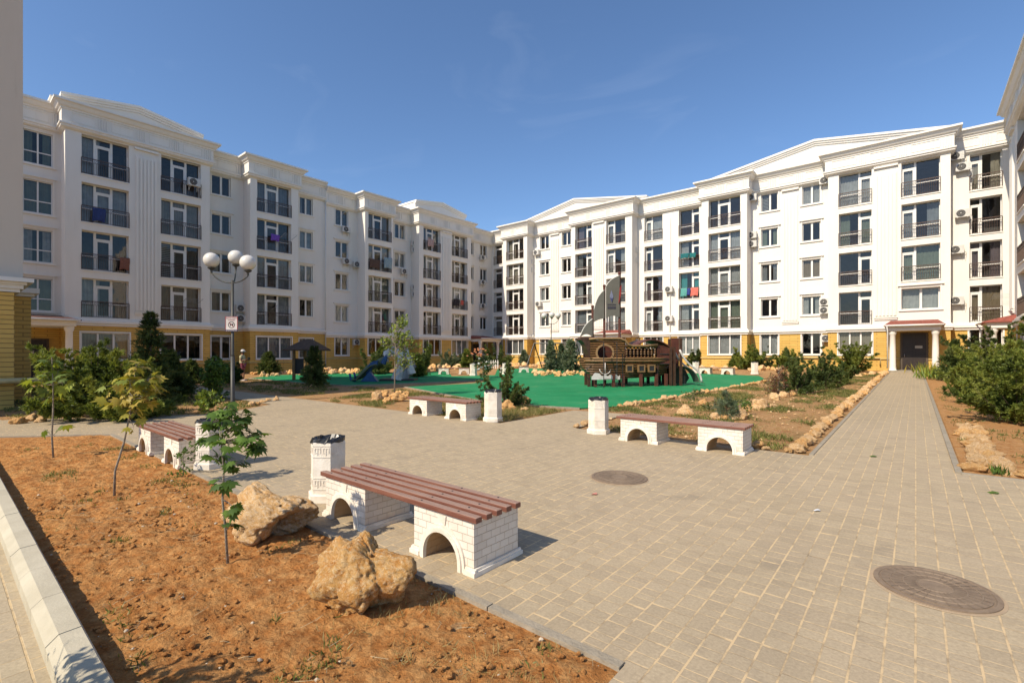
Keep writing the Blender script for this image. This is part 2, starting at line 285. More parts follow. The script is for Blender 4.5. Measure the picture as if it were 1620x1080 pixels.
# ------------------------------------------------------------------ mesh builder and object helpers
class MB:
    def __init__(s): s.v = []; s.f = []; s.m = []
    def add(s, vs, fs, m=0):
        o = len(s.v); s.v += [tuple(p) for p in vs]; s.f += [tuple(i+o for i in f) for f in fs]; s.m += [m]*len(fs)
    def box(s, x0, x1, y0, y1, z0, z1, m=0):
        s.add([(x0, y0, z0), (x1, y0, z0), (x1, y1, z0), (x0, y1, z0), (x0, y0, z1), (x1, y0, z1), (x1, y1, z1), (x0, y1, z1)],
              [(0, 3, 2, 1), (4, 5, 6, 7), (0, 1, 5, 4), (1, 2, 6, 5), (2, 3, 7, 6), (3, 0, 4, 7)], m)
    def tube(s, pts, r, n=8, m=0, cap=True):
        pts = [Vector(p) for p in pts]; rs = r if isinstance(r, (list, tuple)) else [r]*len(pts)
        o = len(s.v); up = Vector((0, 0, 1))
        for i, p in enumerate(pts):
            d = (pts[min(i+1, len(pts)-1)]-pts[max(i-1, 0)]).normalized()
            a = d.cross(up if abs(d.z) < .95 else Vector((1, 0, 0))).normalized(); b = d.cross(a)
            for k in range(n):
                an = 2*math.pi*k/n; s.v.append(tuple(p+rs[i]*(math.cos(an)*a+math.sin(an)*b)))
        for i in range(len(pts)-1):
            for k in range(n):
                s.f.append((o+i*n+k, o+i*n+(k+1) % n, o+(i+1)*n+(k+1) % n, o+(i+1)*n+k)); s.m.append(m)
        if cap:
            s.f.append(tuple(o+k for k in range(n))[::-1]); s.m.append(m)
            s.f.append(tuple(o+(len(pts)-1)*n+k for k in range(n))); s.m.append(m)
    def lathe(s, prof, n=24, c=(0, 0, 0), m=0):
        o = len(s.v)
        for (r, z) in prof:
            for k in range(n):
                a = 2*math.pi*(k+.5)/n; s.v.append((c[0]+r*math.cos(a), c[1]+r*math.sin(a), c[2]+z))
        for i in range(len(prof)-1):
            for k in range(n):
                s.f.append((o+i*n+k, o+i*n+(k+1) % n, o+(i+1)*n+(k+1) % n, o+(i+1)*n+k)); s.m.append(m)
        s.f.append(tuple(o+k for k in range(n))[::-1]); s.m.append(m); s.f.append(tuple(o+(len(prof)-1)*n+k for k in range(n))); s.m.append(m)
    def prism(s, poly, y0, y1, m=0, plane='xz'):
        n = len(poly)
        P = (lambda a, b, c: (a, c, b)) if plane == 'xz' else (lambda a, b, c: (a, b, c))
        if plane == 'yz': P = lambda a, b, c: (c, a, b)
        vs = [P(a, b, y0) for a, b in poly]+[P(a, b, y1) for a, b in poly]
        fs = [tuple(range(n)), tuple(range(2*n-1, n-1, -1))]+[(i, (i+1) % n, n+(i+1) % n, n+i) for i in range(n)]
        s.add(vs, fs, m)
    def sphere(s, c, r, seg=16, rings=10, m=0, sz=1):
        prof = [(max(r*math.sin(math.pi*i/rings), .0005), -r*sz*math.cos(math.pi*i/rings)) for i in range(rings+1)]
        s.lathe(prof, seg, c, m)
    def mesh(s, name, mats, smooth=False, fix=True):
        me = bpy.data.meshes.new(name); me.from_pydata(s.v, [], s.f)
        for m in (mats if isinstance(mats, (list, tuple)) else [mats]): me.materials.append(m)
        me.polygons.foreach_set('material_index', s.m)
        if fix:
            bm = bmesh.new(); bm.from_mesh(me); bmesh.ops.recalc_face_normals(bm, faces=bm.faces); bm.to_mesh(me); bm.free()
        if smooth: me.polygons.foreach_set('use_smooth', [True]*len(me.polygons))
        me.update(); return me
    def build(s, name, mats, parent=None, smooth=False, loc=None, fix=True):
        return link(name, s.mesh(name, mats, smooth, fix), parent, loc)
def link(name, me, parent=None, loc=None, rz=None):
    o = bpy.data.objects.new(name, me); col.objects.link(o)
    if parent: o.parent = parent
    if loc is not None: o.location = loc
    if rz is not None: o.rotation_euler = (0, 0, rz)
    return o
def tag(o, label=None, cat=None, group=None, kind=None):
    if label: o['label'] = label
    if cat: o['category'] = cat
    if group: o['group'] = group
    if kind: o['kind'] = kind
    return o
def empty(name, loc=(0, 0, 0), rz=0):
    o = bpy.data.objects.new(name, None); col.objects.link(o); o.location = loc; o.rotation_euler = (0, 0, rz); o.empty_display_size = .2
    return o
KIDS = {}
def copy_tree(o, parent=None):
    c = o.copy(); col.objects.link(c); c.parent = parent
    for ch in [x for x in bpy.data.objects if x.parent is o] if o.name not in KIDS else KIDS[o.name]: copy_tree(ch, c)
    return c
def smooth_angle(o, ang=35):
    me = o.data; me.polygons.foreach_set('use_smooth', [True]*len(me.polygons)); bm = bmesh.new(); bm.from_mesh(me)
    for e in bm.edges:
        e.smooth = not (len(e.link_faces) == 2 and e.calc_face_angle(0) > R_(ang))
    bm.to_mesh(me); bm.free()
# ------------------------------------------------------------------ the ground
def flat(name, poly, dz, m, kind='structure'):
    b = MB(); b.add([(x, y, G(x, y)+dz) for x, y in poly], [tuple(range(len(poly)))])
    o = b.build(name, m, fix=False); o['kind'] = kind; return o
flat('ground', [(-400, -300), (400, -300), (400, 500), (-400, 500)], -.02, M_soil2)
KX0, KX1, KY0, KY1 = -30., -1.2, .40, .56
plaza = [(-1.2, 2.38), (-12.65, 2.38), (-14.05, .88), (-16.4, -1.1), (-20.6, -3.2), (-20.75, 1.0), (-17.6, 1.12), (-14.45, 5.0), (-15.7, 6.9), (-30, 6.9), (-34, 7.2), (-34, 8.4), (-30, 8.15),
         (-16.2, 8.35), (-7.35, 8.4), (-7.3, 11.4), (-5.75, 11.6), (-5.6, 8.85), (-1.3, 8.85), (-1.36, 43.2), (.36, 43.2), (.46, 8.75), (14, 8.75), (14, -8), (-1.2, -8)]
flat('paving', plaza, .006, M_pave)
flat('pavement', [(-40, -8), (-1.2, -8), (-1.2, KY0), (-20, KY0), (-40, KY0)], -.012, M_pave2)
flat('path', [(-31, 8), (-34, 7.2), (-40.5, 4.5), (-37.5, 3.0), (-30, 6.9)], .004, M_pave)
flat('rubber_playground', [(-18.1, 14), (-14, 12.6), (-9.9, 11.35), (-7.36, 11.9), (-6.8, 12.9), (-6.5, 17.5), (-5.9, 27.9), (-7.4, 32.5), (-12, 33.3), (-27, 34.5), (-27.5, 31), (-21.5, 24), (-23, 21.5), (-28.2, 26), (-31.5, 22), (-34.5, 15.5),
                     (-31.9, 12.7), (-25, 12.5), (-21, 12.85), (-19.2, 17), (-18.4, 20), (-17.5, 19), (-17.2, 17.3)], .008, M_rubber)
# near bed of red soil, a finely modelled uneven sheet
def soil_bed():
    x0, x1, y0, y1, st = -12.9, -1.2, KY1, 2.36, .026
    nx = int((x1-x0)/st)+1; ny = int((y1-y0)/st)+1; vs = []; 
    for j in range(ny):
        for i in range(nx):
            x = x0+(x1-x0)*i/(nx-1); y = y0+(y1-y0)*j/(ny-1)
            p = Vector((x, y, 0)); e = min((y-y0), (y1-y), (x1-x), .25)/.25
            z = .035*noise.noise(p*1.1)+.026*noise.noise(p*4.3)+.020*noise.turbulence(p*11, 3, False)+.010*abs(noise.noise(p*27))-.02*max(0, noise.noise(p*6.1)-.25)*2
            vs.append((x, y, G(x, y)-.012+max(0, e)*(.018+z)))
    fs = [(j*nx+i, j*nx+i+1, (j+1)*nx+i+1, (j+1)*nx+i) for j in range(ny-1) for i in range(nx-1)]
    b = MB(); b.add(vs, fs); o = b.build('soil', M_soil, smooth=True, fix=False); o['kind'] = 'structure'
    flat('soil', [(-12.9, KY1), (-12.9, 2.3), (-14.3, .75), (-16.5, KY1)], -.004, M_soil)
soil_bed()
flat('soil', [(.5, 8.9), (14, 8.9), (14, 42), (.42, 42)], -.004, soil_mat('right_soil', (.37, .175, .06), (.47, .24, .085), (.52, .32, .15)))
def soilz(x, y):
    return G(x, y)+.01
def kerb():
    # long bevelled kerb stones, one thing
    root = empty('kerb', (KX1, KY0, 0)); tag(root, 'pale concrete kerb of long bevelled stones between soil bed and yellowish paving', 'kerb')
    x = KX1; k = 0
    while x > -17:
        l = .62; prof = [(KY0, -.05), (KY0, .075), (KY0+.055, .125), (KY1-.01, .13), (KY1, .12), (KY1, -.05)]
        b = MB(); b.prism([(a-KY0, z) for a, z in prof], 0, -l+.006, 0, 'yz')
        b.build('kerb_stone', M_kerb, root, loc=(x-KX1, 0, G(0, .5)+random.uniform(-.002, .002))); x -= l; k += 1
kerb()
def strip(name, pts, wd, h, m, label, cat='edging'):
    b = MB()
    for (p, q) in zip(pts[:-1], pts[1:]):
        p = Vector((*p, 0)); q = Vector((*q, 0)); n = max(1, int((q-p).length/.9)); d = (q-p).normalized(); s = Vector((-d.y, d.x, 0))*wd/2
        for i in range(n):
            a = p+(q-p)*(i/n)+d*.005; c = p+(q-p)*((i+1)/n)-d*.005
            vs = [a-s, c-s, c+s, a+s]; lo = [(v.x, v.y, G(v.x, v.y)-.03) for v in vs]; hi = [(v.x, v.y, G(v.x, v.y)+h) for v in vs]
            b.add(lo+hi, [(4, 5, 6, 7), (0, 1, 5, 4), (1, 2, 6, 5), (2, 3, 7, 6), (3, 0, 4, 7)])
    return tag(b.build(name, m, fix=False), label, cat)
strip('concrete_edging', [(-1.2, 2.36), (-12.65, 2.36), (-14.1, .86)], .06, .018, M_conc, 'thin concrete edging between the paving and the red soil bed')
strip('concrete_edging', [(.44, 8.8), (.34, 43)], .07, .03, M_conc, 'thin concrete edging on right side of the long path to the entrance')
strip('concrete_edging', [(-1.27, 8.9), (-1.38, 43)], .06, .02, M_conc, 'thin concrete edging on left side of the long path beside the stones')
strip('concrete_edging', [(.46, 8.78), (14, 8.78)], .07, .03, M_conc, 'thin concrete edging at the front of the bed right of the path')
strip('concrete_edging', [(-18.1, 13.95), (-14, 12.55), (-9.9, 11.3), (-7.36, 11.85)], .07, .03, M_conc, 'pale concrete edging along the front of the green rubber ground')
strip('concrete_edging', [(-31.9, 12.65), (-25, 12.45), (-21, 12.8), (-19.2, 17), (-18.4, 20)], .07, .03, M_conc, 'pale concrete edging along the shaded green rubber ground at left')
# ------------------------------------------------------------------ facades
REV = .36
def curtain_mesh(w_, h_, kind, m):
    b = MB(); n = max(8, int(w_/.05)); 
    if kind == 'blind':
        k = int(h_/.12)
        for i in range(k): b.box(0, w_, 0, .015, i*h_/k+.01, (i+.62)*h_/k)
    else:
        o = []
        for i in range(n+1):
            y = .03*math.sin(i*1.7)+.012*math.sin(i*4.1)
            o += [(w_*i/n, y, 0), (w_*i/n, y*.7, h_)]
        b.add(o, [(2*i, 2*i+2, 2*i+3, 2*i+1) for i in range(n)])
    return b.mesh('curtain', m, kind != 'blind', fix=False)
CURT = [mat('curtain_white', (.50, .49, .46), .9, .15, 2), mat('curtain_cream', (.42, .36, .27), .9, .15, 2), mat('curtain_grey', (.30, .31, .31), .9, .15, 2), mat('blind_beige', (.36, .31, .24), .9, .1, 2), mat('curtain_teal', (.05, .36, .32), .8, .1, 2), mat('curtain_sand', (.30, .22, .13), .9, .1, 2), mat('curtain_mauve', (.20, .15, .16), .9, .1, 2), mat('curtain_sage', (.22, .25, .18), .9, .1, 2)]
FRM = {}
def frame_mesh(kind, W, H):
    key = (kind, round(W, 2), round(H, 2))
    if key in FRM: return FRM[key]
    f = MB(); g = MB(); t = .055; D = .06
    h2 = W/2
    def bar(x0, x1, z0, z1): f.box(x0, x1, 0, D, z0, z1)
    bar(-h2, -h2+t, 0, H); bar(h2-t, h2, 0, H); bar(-h2+t, h2-t, 0, t); bar(-h2+t, h2-t, H-t, H)
    if kind in ('F3', 'F2a', 'F2b', 'FN'):
        tz = H*.80
        if kind == 'F3': cuts = [(-h2+W*.29, .13), (-h2+W*.64, .13)]; door = (cuts[0][0]+.065, cuts[1][0]-.065)
        elif kind == 'F2a': cuts = [(-h2+W*.62, .13)]; door = (cuts[0][0]+.065, h2-t)
        elif kind == 'F2b': cuts = [(-h2+W*.36, .13)]; door = (-h2+t, cuts[0][0]-.065)
        else: cuts = []; door = (-h2+t, h2-t)
        for c, wd in cuts: bar(c-wd/2, c+wd/2, t, H-t)
        bar(door[0], door[1], tz, tz+.10)
        # door leaf, a little proud
        f.box(door[0], door[0]+.07, -.012, 0, t, tz-.01); f.box(door[1]-.07, door[1], -.012, 0, t, tz-.01); f.box(door[0]+.07, door[1]-.07, -.012, 0, tz-.09, tz-.01); f.box(door[0]+.07, door[1]-.07, -.012, 0, t, t+.09)
        seg = [-h2+t]+sum([[c-wd/2, c+wd/2] for c, wd in cuts], [])+[h2-t]
        for a, c in zip(seg[::2], seg[1::2]):
            if abs(a-door[0]) > .02: bar(a, c, H*.36, H*.36+.05)
    elif kind == 'T':
        bar(-.04, .04, t, H-t); bar(-h2+t, -.04, H*.36, H*.36+.06); bar(.04, h2-t, H*.36, H*.36+.06)
    elif kind == 'G3':
        for c in (-h2+W*.34, -h2+W*.67): bar(c-.05, c+.05, t, H-t)
    else:
        bar(-.05, .05, t, H-t)
        f.box(.05, .09, -.01, 0, t, H-t); f.box(h2-t-.04, h2-t, -.01, 0, t, H-t)
    g.add([(-h2+.02, .04, .02), (h2-.02, .04, .02), (h2-.02, .04, H-.02), (-h2+.02, .04, H-.02)], [(0, 1, 2, 3)])
    FRM[key] = (f.mesh('window_frame', M_pvc), g.mesh('pane', M_glass, fix=False)); return FRM[key]
RLM = {}
def rail_mesh(W, var=0):
    key = (round(W, 2), var)
    if key in RLM: return RLM[key]
    b = MB(); h = W/2; 
    b.box(-h, h, -.022, .022, 1.0, 1.045); b.box(-h, h, -.012, .012, .78, .80); b.box(-h, h, -.012, .012, .06, .085)
    for s in (-1, 1): b.box(s*h-.02, s*h+.02, -.02, .02, 0, 1.0)
    n = max(4, int(W/.115))
    for i in range(1, n):
        x = -h+W*i/n; b.box(x-.009, x+.009, -.009, .009, .085, .78)
    nn = max(3, int(W/.24))
    for i in range(nn):       # scroll band under the handrail
        c = -h+W*(i+.5)/nn; pts = [(c+.075*math.cos(a)*(1-.07*a), 0, .89+.075*math.sin(a)*(1-.07*a)) for a in [k*.75 for k in range(10)]]
        b.tube(pts, .009, 4)
        x = -h+W*(i+1)/nn
        if i < nn-1: b.box(x-.01, x+.01, -.01, .01, .80, 1.0)
    RLM[key] = b.mesh('railing', M_rail); return RLM[key]
def sweep(b, path, prof, m=0):
    n = len(path); nr = []
    for i in range(n-1):
        du = path[i+1][0]-path[i][0]; dw = path[i+1][1]-path[i][1]
        if abs(du) > abs(dw): nr.append((0, 1))
        else: nr.append((-1, 0) if dw > 0 else (1, 0))
    ring = []
    for i in range(n):
        a = nr[i-1] if i > 0 else (0, 0); c = nr[i] if i < n-1 else (0, 0)
        if i == 0: a = (0, 0)
        ox, ow = a[0]+c[0], a[1]+c[1]
        if a == c: ox, ow = a
        ring.append([(path[i][0]+ox*o, -(path[i][1]+ow*o), z) for o, z in prof])
    k = len(prof); vs = [p for r in ring for p in r]
    b.add(vs, [(i*k+j, (i+1)*k+j, (i+1)*k+j+1, i*k+j+1) for i in range(n-1) for j in range(k-1)]+[tuple(range(k)), tuple((n-1)*k+j for j in range(k))], m)
def seg_path(segs):
    p = []
    for (a, c, w_) in segs: p += [(a, w_), (c, w_)]
    return p
def grid_wall(b, u0, u1, z0, z1, w_, ops, m=0, deep=None):
    us = sorted(set([u0, u1]+[x for o in ops for x in o[:2] if u0 < x < u1])); zs = sorted(set([z0, z1]+[x for o in ops for x in o[2:4] if z0 < x < z1]))
    for i in range(len(us)-1):
        for j in range(len(zs)-1):
            cu, cz = (us[i]+us[i+1])/2, (zs[j]+zs[j+1])/2
            if any(o[0] < cu < o[1] and o[2] < cz < o[3] for o in ops): continue
            b.add([(us[i], -w_, zs[j]), (us[i+1], -w_, zs[j]), (us[i+1], -w_, zs[j+1]), (us[i], -w_, zs[j+1])], [(0, 1, 2, 3)], m)
    for (a, c, p, q, r) in ops:
        y0, y1 = -w_, -w_+r+.07
        if p >= z0-1e-6 and q <= z1+1e-6:
            b.add([(a, y0, p), (a, y1, p), (a, y1, q), (a, y0, q), (c, y0, p), (c, y1, p), (c, y1, q), (c, y0, q)], [(0, 1, 2, 3), (4, 7, 6, 5), (0, 4, 5, 1), (3, 2, 6, 7)], m)
TOPZ = 13.25
PROF_TOP = [(0, 11.52), (.14, 11.58), (.22, 11.64), (.22, 11.72), (.29, 11.76), (.29, 11.86), (.18, 11.88), (.18, 12.66), (.24, 12.68), (.24, 12.76), (.34, 12.82), (.42, 12.95), (.46, 13.02), (.58, 13.07), (.58, 13.20), (-.5, 13.26)]
PROF_BAND = [(0, -.52), (.10, -.52), (.10, -.40), (.20, -.36), (.20, -.20), (.10, -.16), (.10, -.08), (0, -.05)]
PROF_LOW = [(0, .80), (.07, .81), (.07, .92), (0, .96)]
rnd = random.Random(3)
def facade(name, label, loc, rz, F1, segs, cols, depth_=12, gables=(), ret=True, base=0.0, top=True, cat='apartment block'):
    root = empty(name, loc, rz); tag(root, label, cat)
    zc = F1-.25; up = MB(); lo = MB(); dets = MB(); cor = MB()
    for si, (a, c, w_) in enumerate(segs):
        ops = []; gops = []
        for cdef in cols:
            k, u0, u1 = cdef[:3]; opt = cdef[3] if len(cdef) > 3 else {}
            if not (a-.01 <= (u0+u1)/2 <= c+.01): continue
            if k == 'P':     # fluted pilaster with capital and foot
                f0, f1 = u0, u1; zb, zt = F1+.55, F1+10.95; keep = dets; dets = MB()
                dets.box(f0, f1, -w_-.05, -w_+.02, zb, zt); n = max(3, int((f1-f0)/.19))
                for i in range(n):
                    x = f0+(f1-f0)*(i+.5)/n; hw = (f1-f0)/n*.28; dets.box(x-hw, x+hw, -w_-.10, -w_-.05, zb+.05, zt-.12)
                dets.box(f0-.05, f1+.05, -w_-.13, -w_+.02, F1+.42, F1+.52); dets.box(f0-.03, f1+.03, -w_-.08, -w_+.02, F1+.30, F1+.42)
                sweepb = [(f0-.02, F1+11.45), (f1+.02, F1+11.45), (f1+.02, F1+11.52), (f0-.02, F1+11.52)]
                dets.box(f0-.06, f1+.06, -w_-.16, -w_+.02, F1+11.36, F1+11.50)
                dets.build('pilaster', M_trim, root); dets = keep; continue
            if k == 'g':     # vertical seam
                g_ = MB(); g_.box(u0, u1, -w_-.03, -w_+.02, F1, F1+11.4); g_.build('pilaster', M_trim, root); continue
            for r in range(4):
                z0 = F1+3*r
                if k in ('F3', 'F2a', 'F2b', 'FN') and not (opt.get('w1') and r == 0): kk, p, q, rev = k, z0+.0, z0+2.48, REV
                elif k == 'W2' or (opt.get('w1') and r == 0): kk, p, q, rev = 'W2', z0+1.0, z0+2.48, .14 if k == 'W2' else REV
                elif k == 'T': kk, p, q, rev = 'T', z0+.35-1.15*opt.get('s', 0), z0+2.35-1.15*opt.get('s', 0), .14
                else: continue
                if opt.get('top') and r == 3: pass
                ops.append((u0, u1, p, q, rev)); W = u1-u0; H = q-p; x = (u0+u1)/2
                fm, pm = frame_mesh(kk, W, H)
                win = link('window', fm, root, (x, -w_+rev, p)); link('pane', pm, win)
                cr = opt.get('c', {}).get(r, rnd.random())
                if cr < .74:
                    cm = CURT[int(opt.get('m', {}).get(r, rnd.choice([0, 0, 0, 1, 2, 2, 5, 6, 7])))]
                    part_ = rnd.random()
                    kd = 'blind' if rnd.random() < .12 else 'cloth'
                    spans = [(-W/2+.05, W/2-.05)] if part_ < .45 else ([(-W/2+.05, -W/2+W*.33), (W/2-W*.33, W/2-.05)] if part_ < .8 else [(-W/2+.05, -W/2+W*.4)])
                    for (s0, s1) in spans: link('curtain', curtain_mesh(s1-s0, H-.12, kd, cm), win, (s0, .16, .06))
                if kk in ('F3', 'F2a', 'F2b', 'FN'):
                    link('railing', rail_mesh(W+.02), win, (0, -rev+.0, .0))
                    sl_ = MB(); sl_.box(-W/2-.04, W/2+.04, -.05, .10, -.07, 0); link('sill', sl_.mesh('sill', M_trim), win, (0, -rev, -.001))
                else:
                    s_ = MB(); e = -rev
                    s_.box(-W/2-.16, W/2+.16, e-.09, e+.02, -.14, -.04); s_.box(-W/2-.1, -W/2-.001, e-.035, e+.02, -.04, H+.1); s_.box(W/2+.001, W/2+.1, e-.035, e+.02, -.04, H+.1)
                    s_.box(-W/2-.1, W/2+.1, e-.037, e+.02, H+.1, H+.17); 
                    if r < 3: s_.box(-W/2-.2, W/2+.2, e-.12, e+.02, H+.17, H+.25)
                    link('surround', s_.mesh('surround', M_trim), win)
            # ground floor window below
            gk = opt.get('g', 1)
            if gk:
                p, q = 1.18+base, 2.92+base
                g0, g1 = u0-.02, u1+.02
                if k in ('W2', 'T'): pass
                gops.append((g0, g1, p, q, .12)); W = g1-g0; H = q-p
                fm, pm = frame_mesh('G3' if W > 1.6 else 'W2', W, H)
                win = link('window', fm, root, ((g0+g1)/2, -w_+.12, p)); link('pane', pm, win)
                if rnd.random() < .8: link('curtain', curtain_mesh(W-.1, H-.1, 'blind' if rnd.random() < .35 else 'cloth', CURT[rnd.choice([0, 1, 2, 3])]), win, (-W/2+.05, .14, .05))
                s_ = MB(); e = -.12
                s_.box(-W/2-.1, W/2+.1, e-.07, e+.02, -.10, -.0); s_.box(-W/2-.09, -W/2-.001, e-.03, e+.02, 0, H+.09); s_.box(W/2+.001, W/2+.09, e-.03, e+.02, 0, H+.09); s_.box(-W/2-.001, W/2+.001, e-.03, e+.02, H+.001, H+.09)
                link('surround', s_.mesh('surround', M_pvc), win)
        grid_wall(up, a, c, zc, F1+11.9, w_, ops); grid_wall(lo, a, c, -1, zc, w_, gops)
        # frieze panels
        zf0, zf1 = F1+11.98, F1+12.58; wf = w_+.18; n = max(1, round((c-a)/2.1)); st = (c-a)/n
        for i in range(n):
            x0 = a+st*i+.12; x1 = a+st*(i+1)-.12; t = .035
            if st > 1.2:
                xa, xb = x0+.12, x1-.42
                dets.box(xa, xb, -wf-t, -wf+.01, zf1-.05, zf1); dets.box(xa, xb, -wf-t, -wf+.01, zf0, zf0+.05); dets.box(xa, xa+.05, -wf-t, -wf+.01, zf0+.05, zf1-.05); dets.box(xb-.05, xb, -wf-t, -wf+.01, zf0+.05, zf1-.05)
                for j in range(4): dets.box(xb+.12+j*.13, xb+.18+j*.13, -wf-t-.01, -wf+.01, zf0-.04, zf1+.03)
        if dets.v: dets.build('frieze', M_trim, root); dets = MB()
    for (s0, s1) in zip(segs[:-1], segs[1:]):     # side faces of the bays
        u = s0[1]; y0, y1 = -s0[2], -s1[2]
        for b_, z0, z1 in ((up, zc, F1+11.9), (lo, -1, zc)): b_.add([(u, y0, z0), (u, y1, z0), (u, y1, z1), (u, y0, z1)], [(0, 1, 2, 3)])
    a, c = segs[0][0], segs[-1][1]
    for u, w_ in ((a, segs[0][2]), (c, segs[-1][2])):
        for b_, z0, z1 in ((up, zc, F1+13.1), (lo, -1, zc)): b_.add([(u, -w_, z0), (u, depth_, z0), (u, depth_, z1), (u, -w_, z1)], [(0, 1, 2, 3)])
    up.add([(a, depth_, -1), (c, depth_, -1), (c, depth_, F1+13.1), (a, depth_, F1+13.1)], [(0, 1, 2, 3)])
    up.build('stucco_wall', M_white, root, fix=False); lo.build('yellow_brick_base', M_clad, root, fix=False)
    path = seg_path(segs); path2 = [p for i, p in enumerate(path) if i == 0 or p != path[i-1]]
    sweep(cor, path2, [(o, F1+z) for o, z in PROF_TOP]); cor.build('cornice', M_trim, root)
    bd = MB(); sweep(bd, path2, [(o, F1+z) for o, z in PROF_BAND]); bd.build('string_course', M_trim, root)
    pl = MB(); sweep(pl, path2, [(o, base+z) for o, z in PROF_LOW]); pl.build('plinth_moulding', stuccoY, root)
    it = MB(); wmin = min(s[2] for s in segs)
    it.add([(a, 1.9, -1), (c, 1.9, -1), (c, 1.9, F1+12), (a, 1.9, F1+12)], [(0, 1, 2, 3)])
    for r in range(5):
        z = F1-.35+3*r
        for (sa, sb, sw) in segs: it.box(sa+.01, sb-.01, -sw+.45, 1.89, z, z+.2)
    x = a+.02
    for (sa, sb, sw) in segs: it.box(sa+.04, sa+.10, -sw+.45, 1.88, -.9, F1+11.5)
    for cdef in cols:
        if cdef[0] != 'P' and cdef[0] != 'g': it.box(cdef[2]+.12, cdef[2]+.2, .5, 1.87, -.88, F1+11.45)
    it.build('interior', M_int, root, fix=False)
    rf = MB(); rf.add([(a, .3, F1+13.0), (c, .3, F1+13.0), (c, depth_, F1+13.0), (a, depth_, F1+13.0)], [(0, 1, 2, 3)])
    rf.build('roof', M_trim, root, fix=False)
    for (u0, u1, um, zE, zA, y0) in gables:
        g = MB(); P = [(u0, F1+12.9), (u1, F1+12.9), (u1, zE), (um, zA), (u0, zE)]
        g.prism(P, y0, y0+6); gb = g.build('gable', M_trim, root)
        # raking mouldings in three steps
        r_ = MB()
        for d, z0, z1 in ((.30, -.02, .14), (.2, -.16, -.02), (.10, -.30, -.16)):
            for (p, q) in (((u0-.1, zE), (um, zA)), ((um, zA), (u1+.1, zE))):
                r_.prism([(p[0], p[1]+z0), (q[0], q[1]+z0), (q[0], q[1]+z1), (p[0], p[1]+z1)], y0-d, y0+.02 if d < .3 else y0+6.05)
        r_.build('gable_moulding', M_trim, gb)
    return root
stuccoY = mat('ochre_moulding', (.50, .36, .13), .7, .1, 3)
FL = 3.93; FLF = 3.63; FR = 3.80; BW = 1.34; BR = 1.25
left_near = facade('apartment_block', 'shaded white five storey block at left, nearest half, under a shallow roof gable', (-41.4, 0, 0), R_(90), FL,
    [(-6, 5.24, 0), (5.24, 13.17, BW), (13.17, 16.0, 0), (16.0, 19.85, BW), (19.85, 22.98, 0)],
    [('T', 3.53, 4.85, {'g': 0}), ('F3', 6.01, 8.38), ('P', 8.72, 9.95), ('F3', 10.17, 12.59), ('W2', 13.74, 15.08), ('F3', 16.52, 19.25), ('W2', 20.62, 21.82)],
    gables=[(5.4, 13.3, 9.4, 18.3, 18.95, .9)], base=.06)
left_far = facade('apartment_block', 'shaded white block running into the far corner, one step lower than its neighbour', (-41.4, 0, 0), R_(90), FLF,
    [(22.98, 26.3, 0), (26.3, 29.51, BW), (29.51, 32.8, 0), (32.8, 40.55, BW), (40.55, 45.7, 0)],
    [('W2', 24.02, 25.35), ('F3', 26.67, 29.30), ('W2', 30.65, 32.02), ('F3', 33.39, 35.78), ('P', 36.0, 37.3), ('F3', 37.50, 39.92), ('W2', 41.35, 42.3), ('W2', 43.45, 44.7)],
    gables=[(34.1, 41.7, 37.9, 18.35, 18.95, .9)], base=.3)
right_b = facade('apartment_block', 'sunlit white five storey block across the back with two gables above', (0, 45.7, 0), 0, FR,
    [(-41.4, -38.48, 0), (-38.48, -34.78, BR), (-34.78, -28.69, 0), (-28.69, -21.59, BR), (-21.59, -14.83, 0), (-14.83, -11.03, BR), (-11.03, -5.22, 0), (-5.22, 1.82, BR), (1.82, 12, 0)],
    [('FN', -41.1, -39.75), ('F3', -37.97, -35.34), ('W2', -33.82, -32.56), ('P', -32.30, -31.19), ('W2', -30.76, -29.56), ('F2a', -28.21, -26.18), ('P', -25.93, -24.74), ('F2b', -24.46, -22.34),
     ('F2b', -20.86, -19.0), ('g', -18.50, -17.95), ('F2a', -17.38, -15.48, {'m': {1: 4}, 'c': {1: .1}}), ('F3', -14.22, -11.58), ('W2', -10.23, -8.92), ('P', -8.58, -7.45), ('W2', -7.16, -5.86),
     ('F2a', -4.53, -2.51), ('P', -2.32, -1.05), ('F2b', -.8, 1.29, {'w1': 1, 'g': 0}), ('F2b', 2.84, 4.42)],
    gables=[(-37.5, -21.0, -29.6, 17.5, 18.95, .9), (-14.6, 1.8, -6.4, 17.7, 19.05, .9)], base=.4)
right_w = facade('apartment_block', 'white block edge at far right with brown balcony rails seen at a steep angle', (4.55, 0, 0), R_(-90), FR,
    [(-45.65, -43.2, -.45), (-43.2, -18, 0)],
    [('FN', -44.9, -43.45, {'g': 0}), ('P', -42.9, -41.7), ('F2a', -40.6, -38.2), ('F2b', -37.0, -34.6), ('W2', -32, -30.7), ('F2a', -28.6, -26.2)], depth_=10, base=.35)
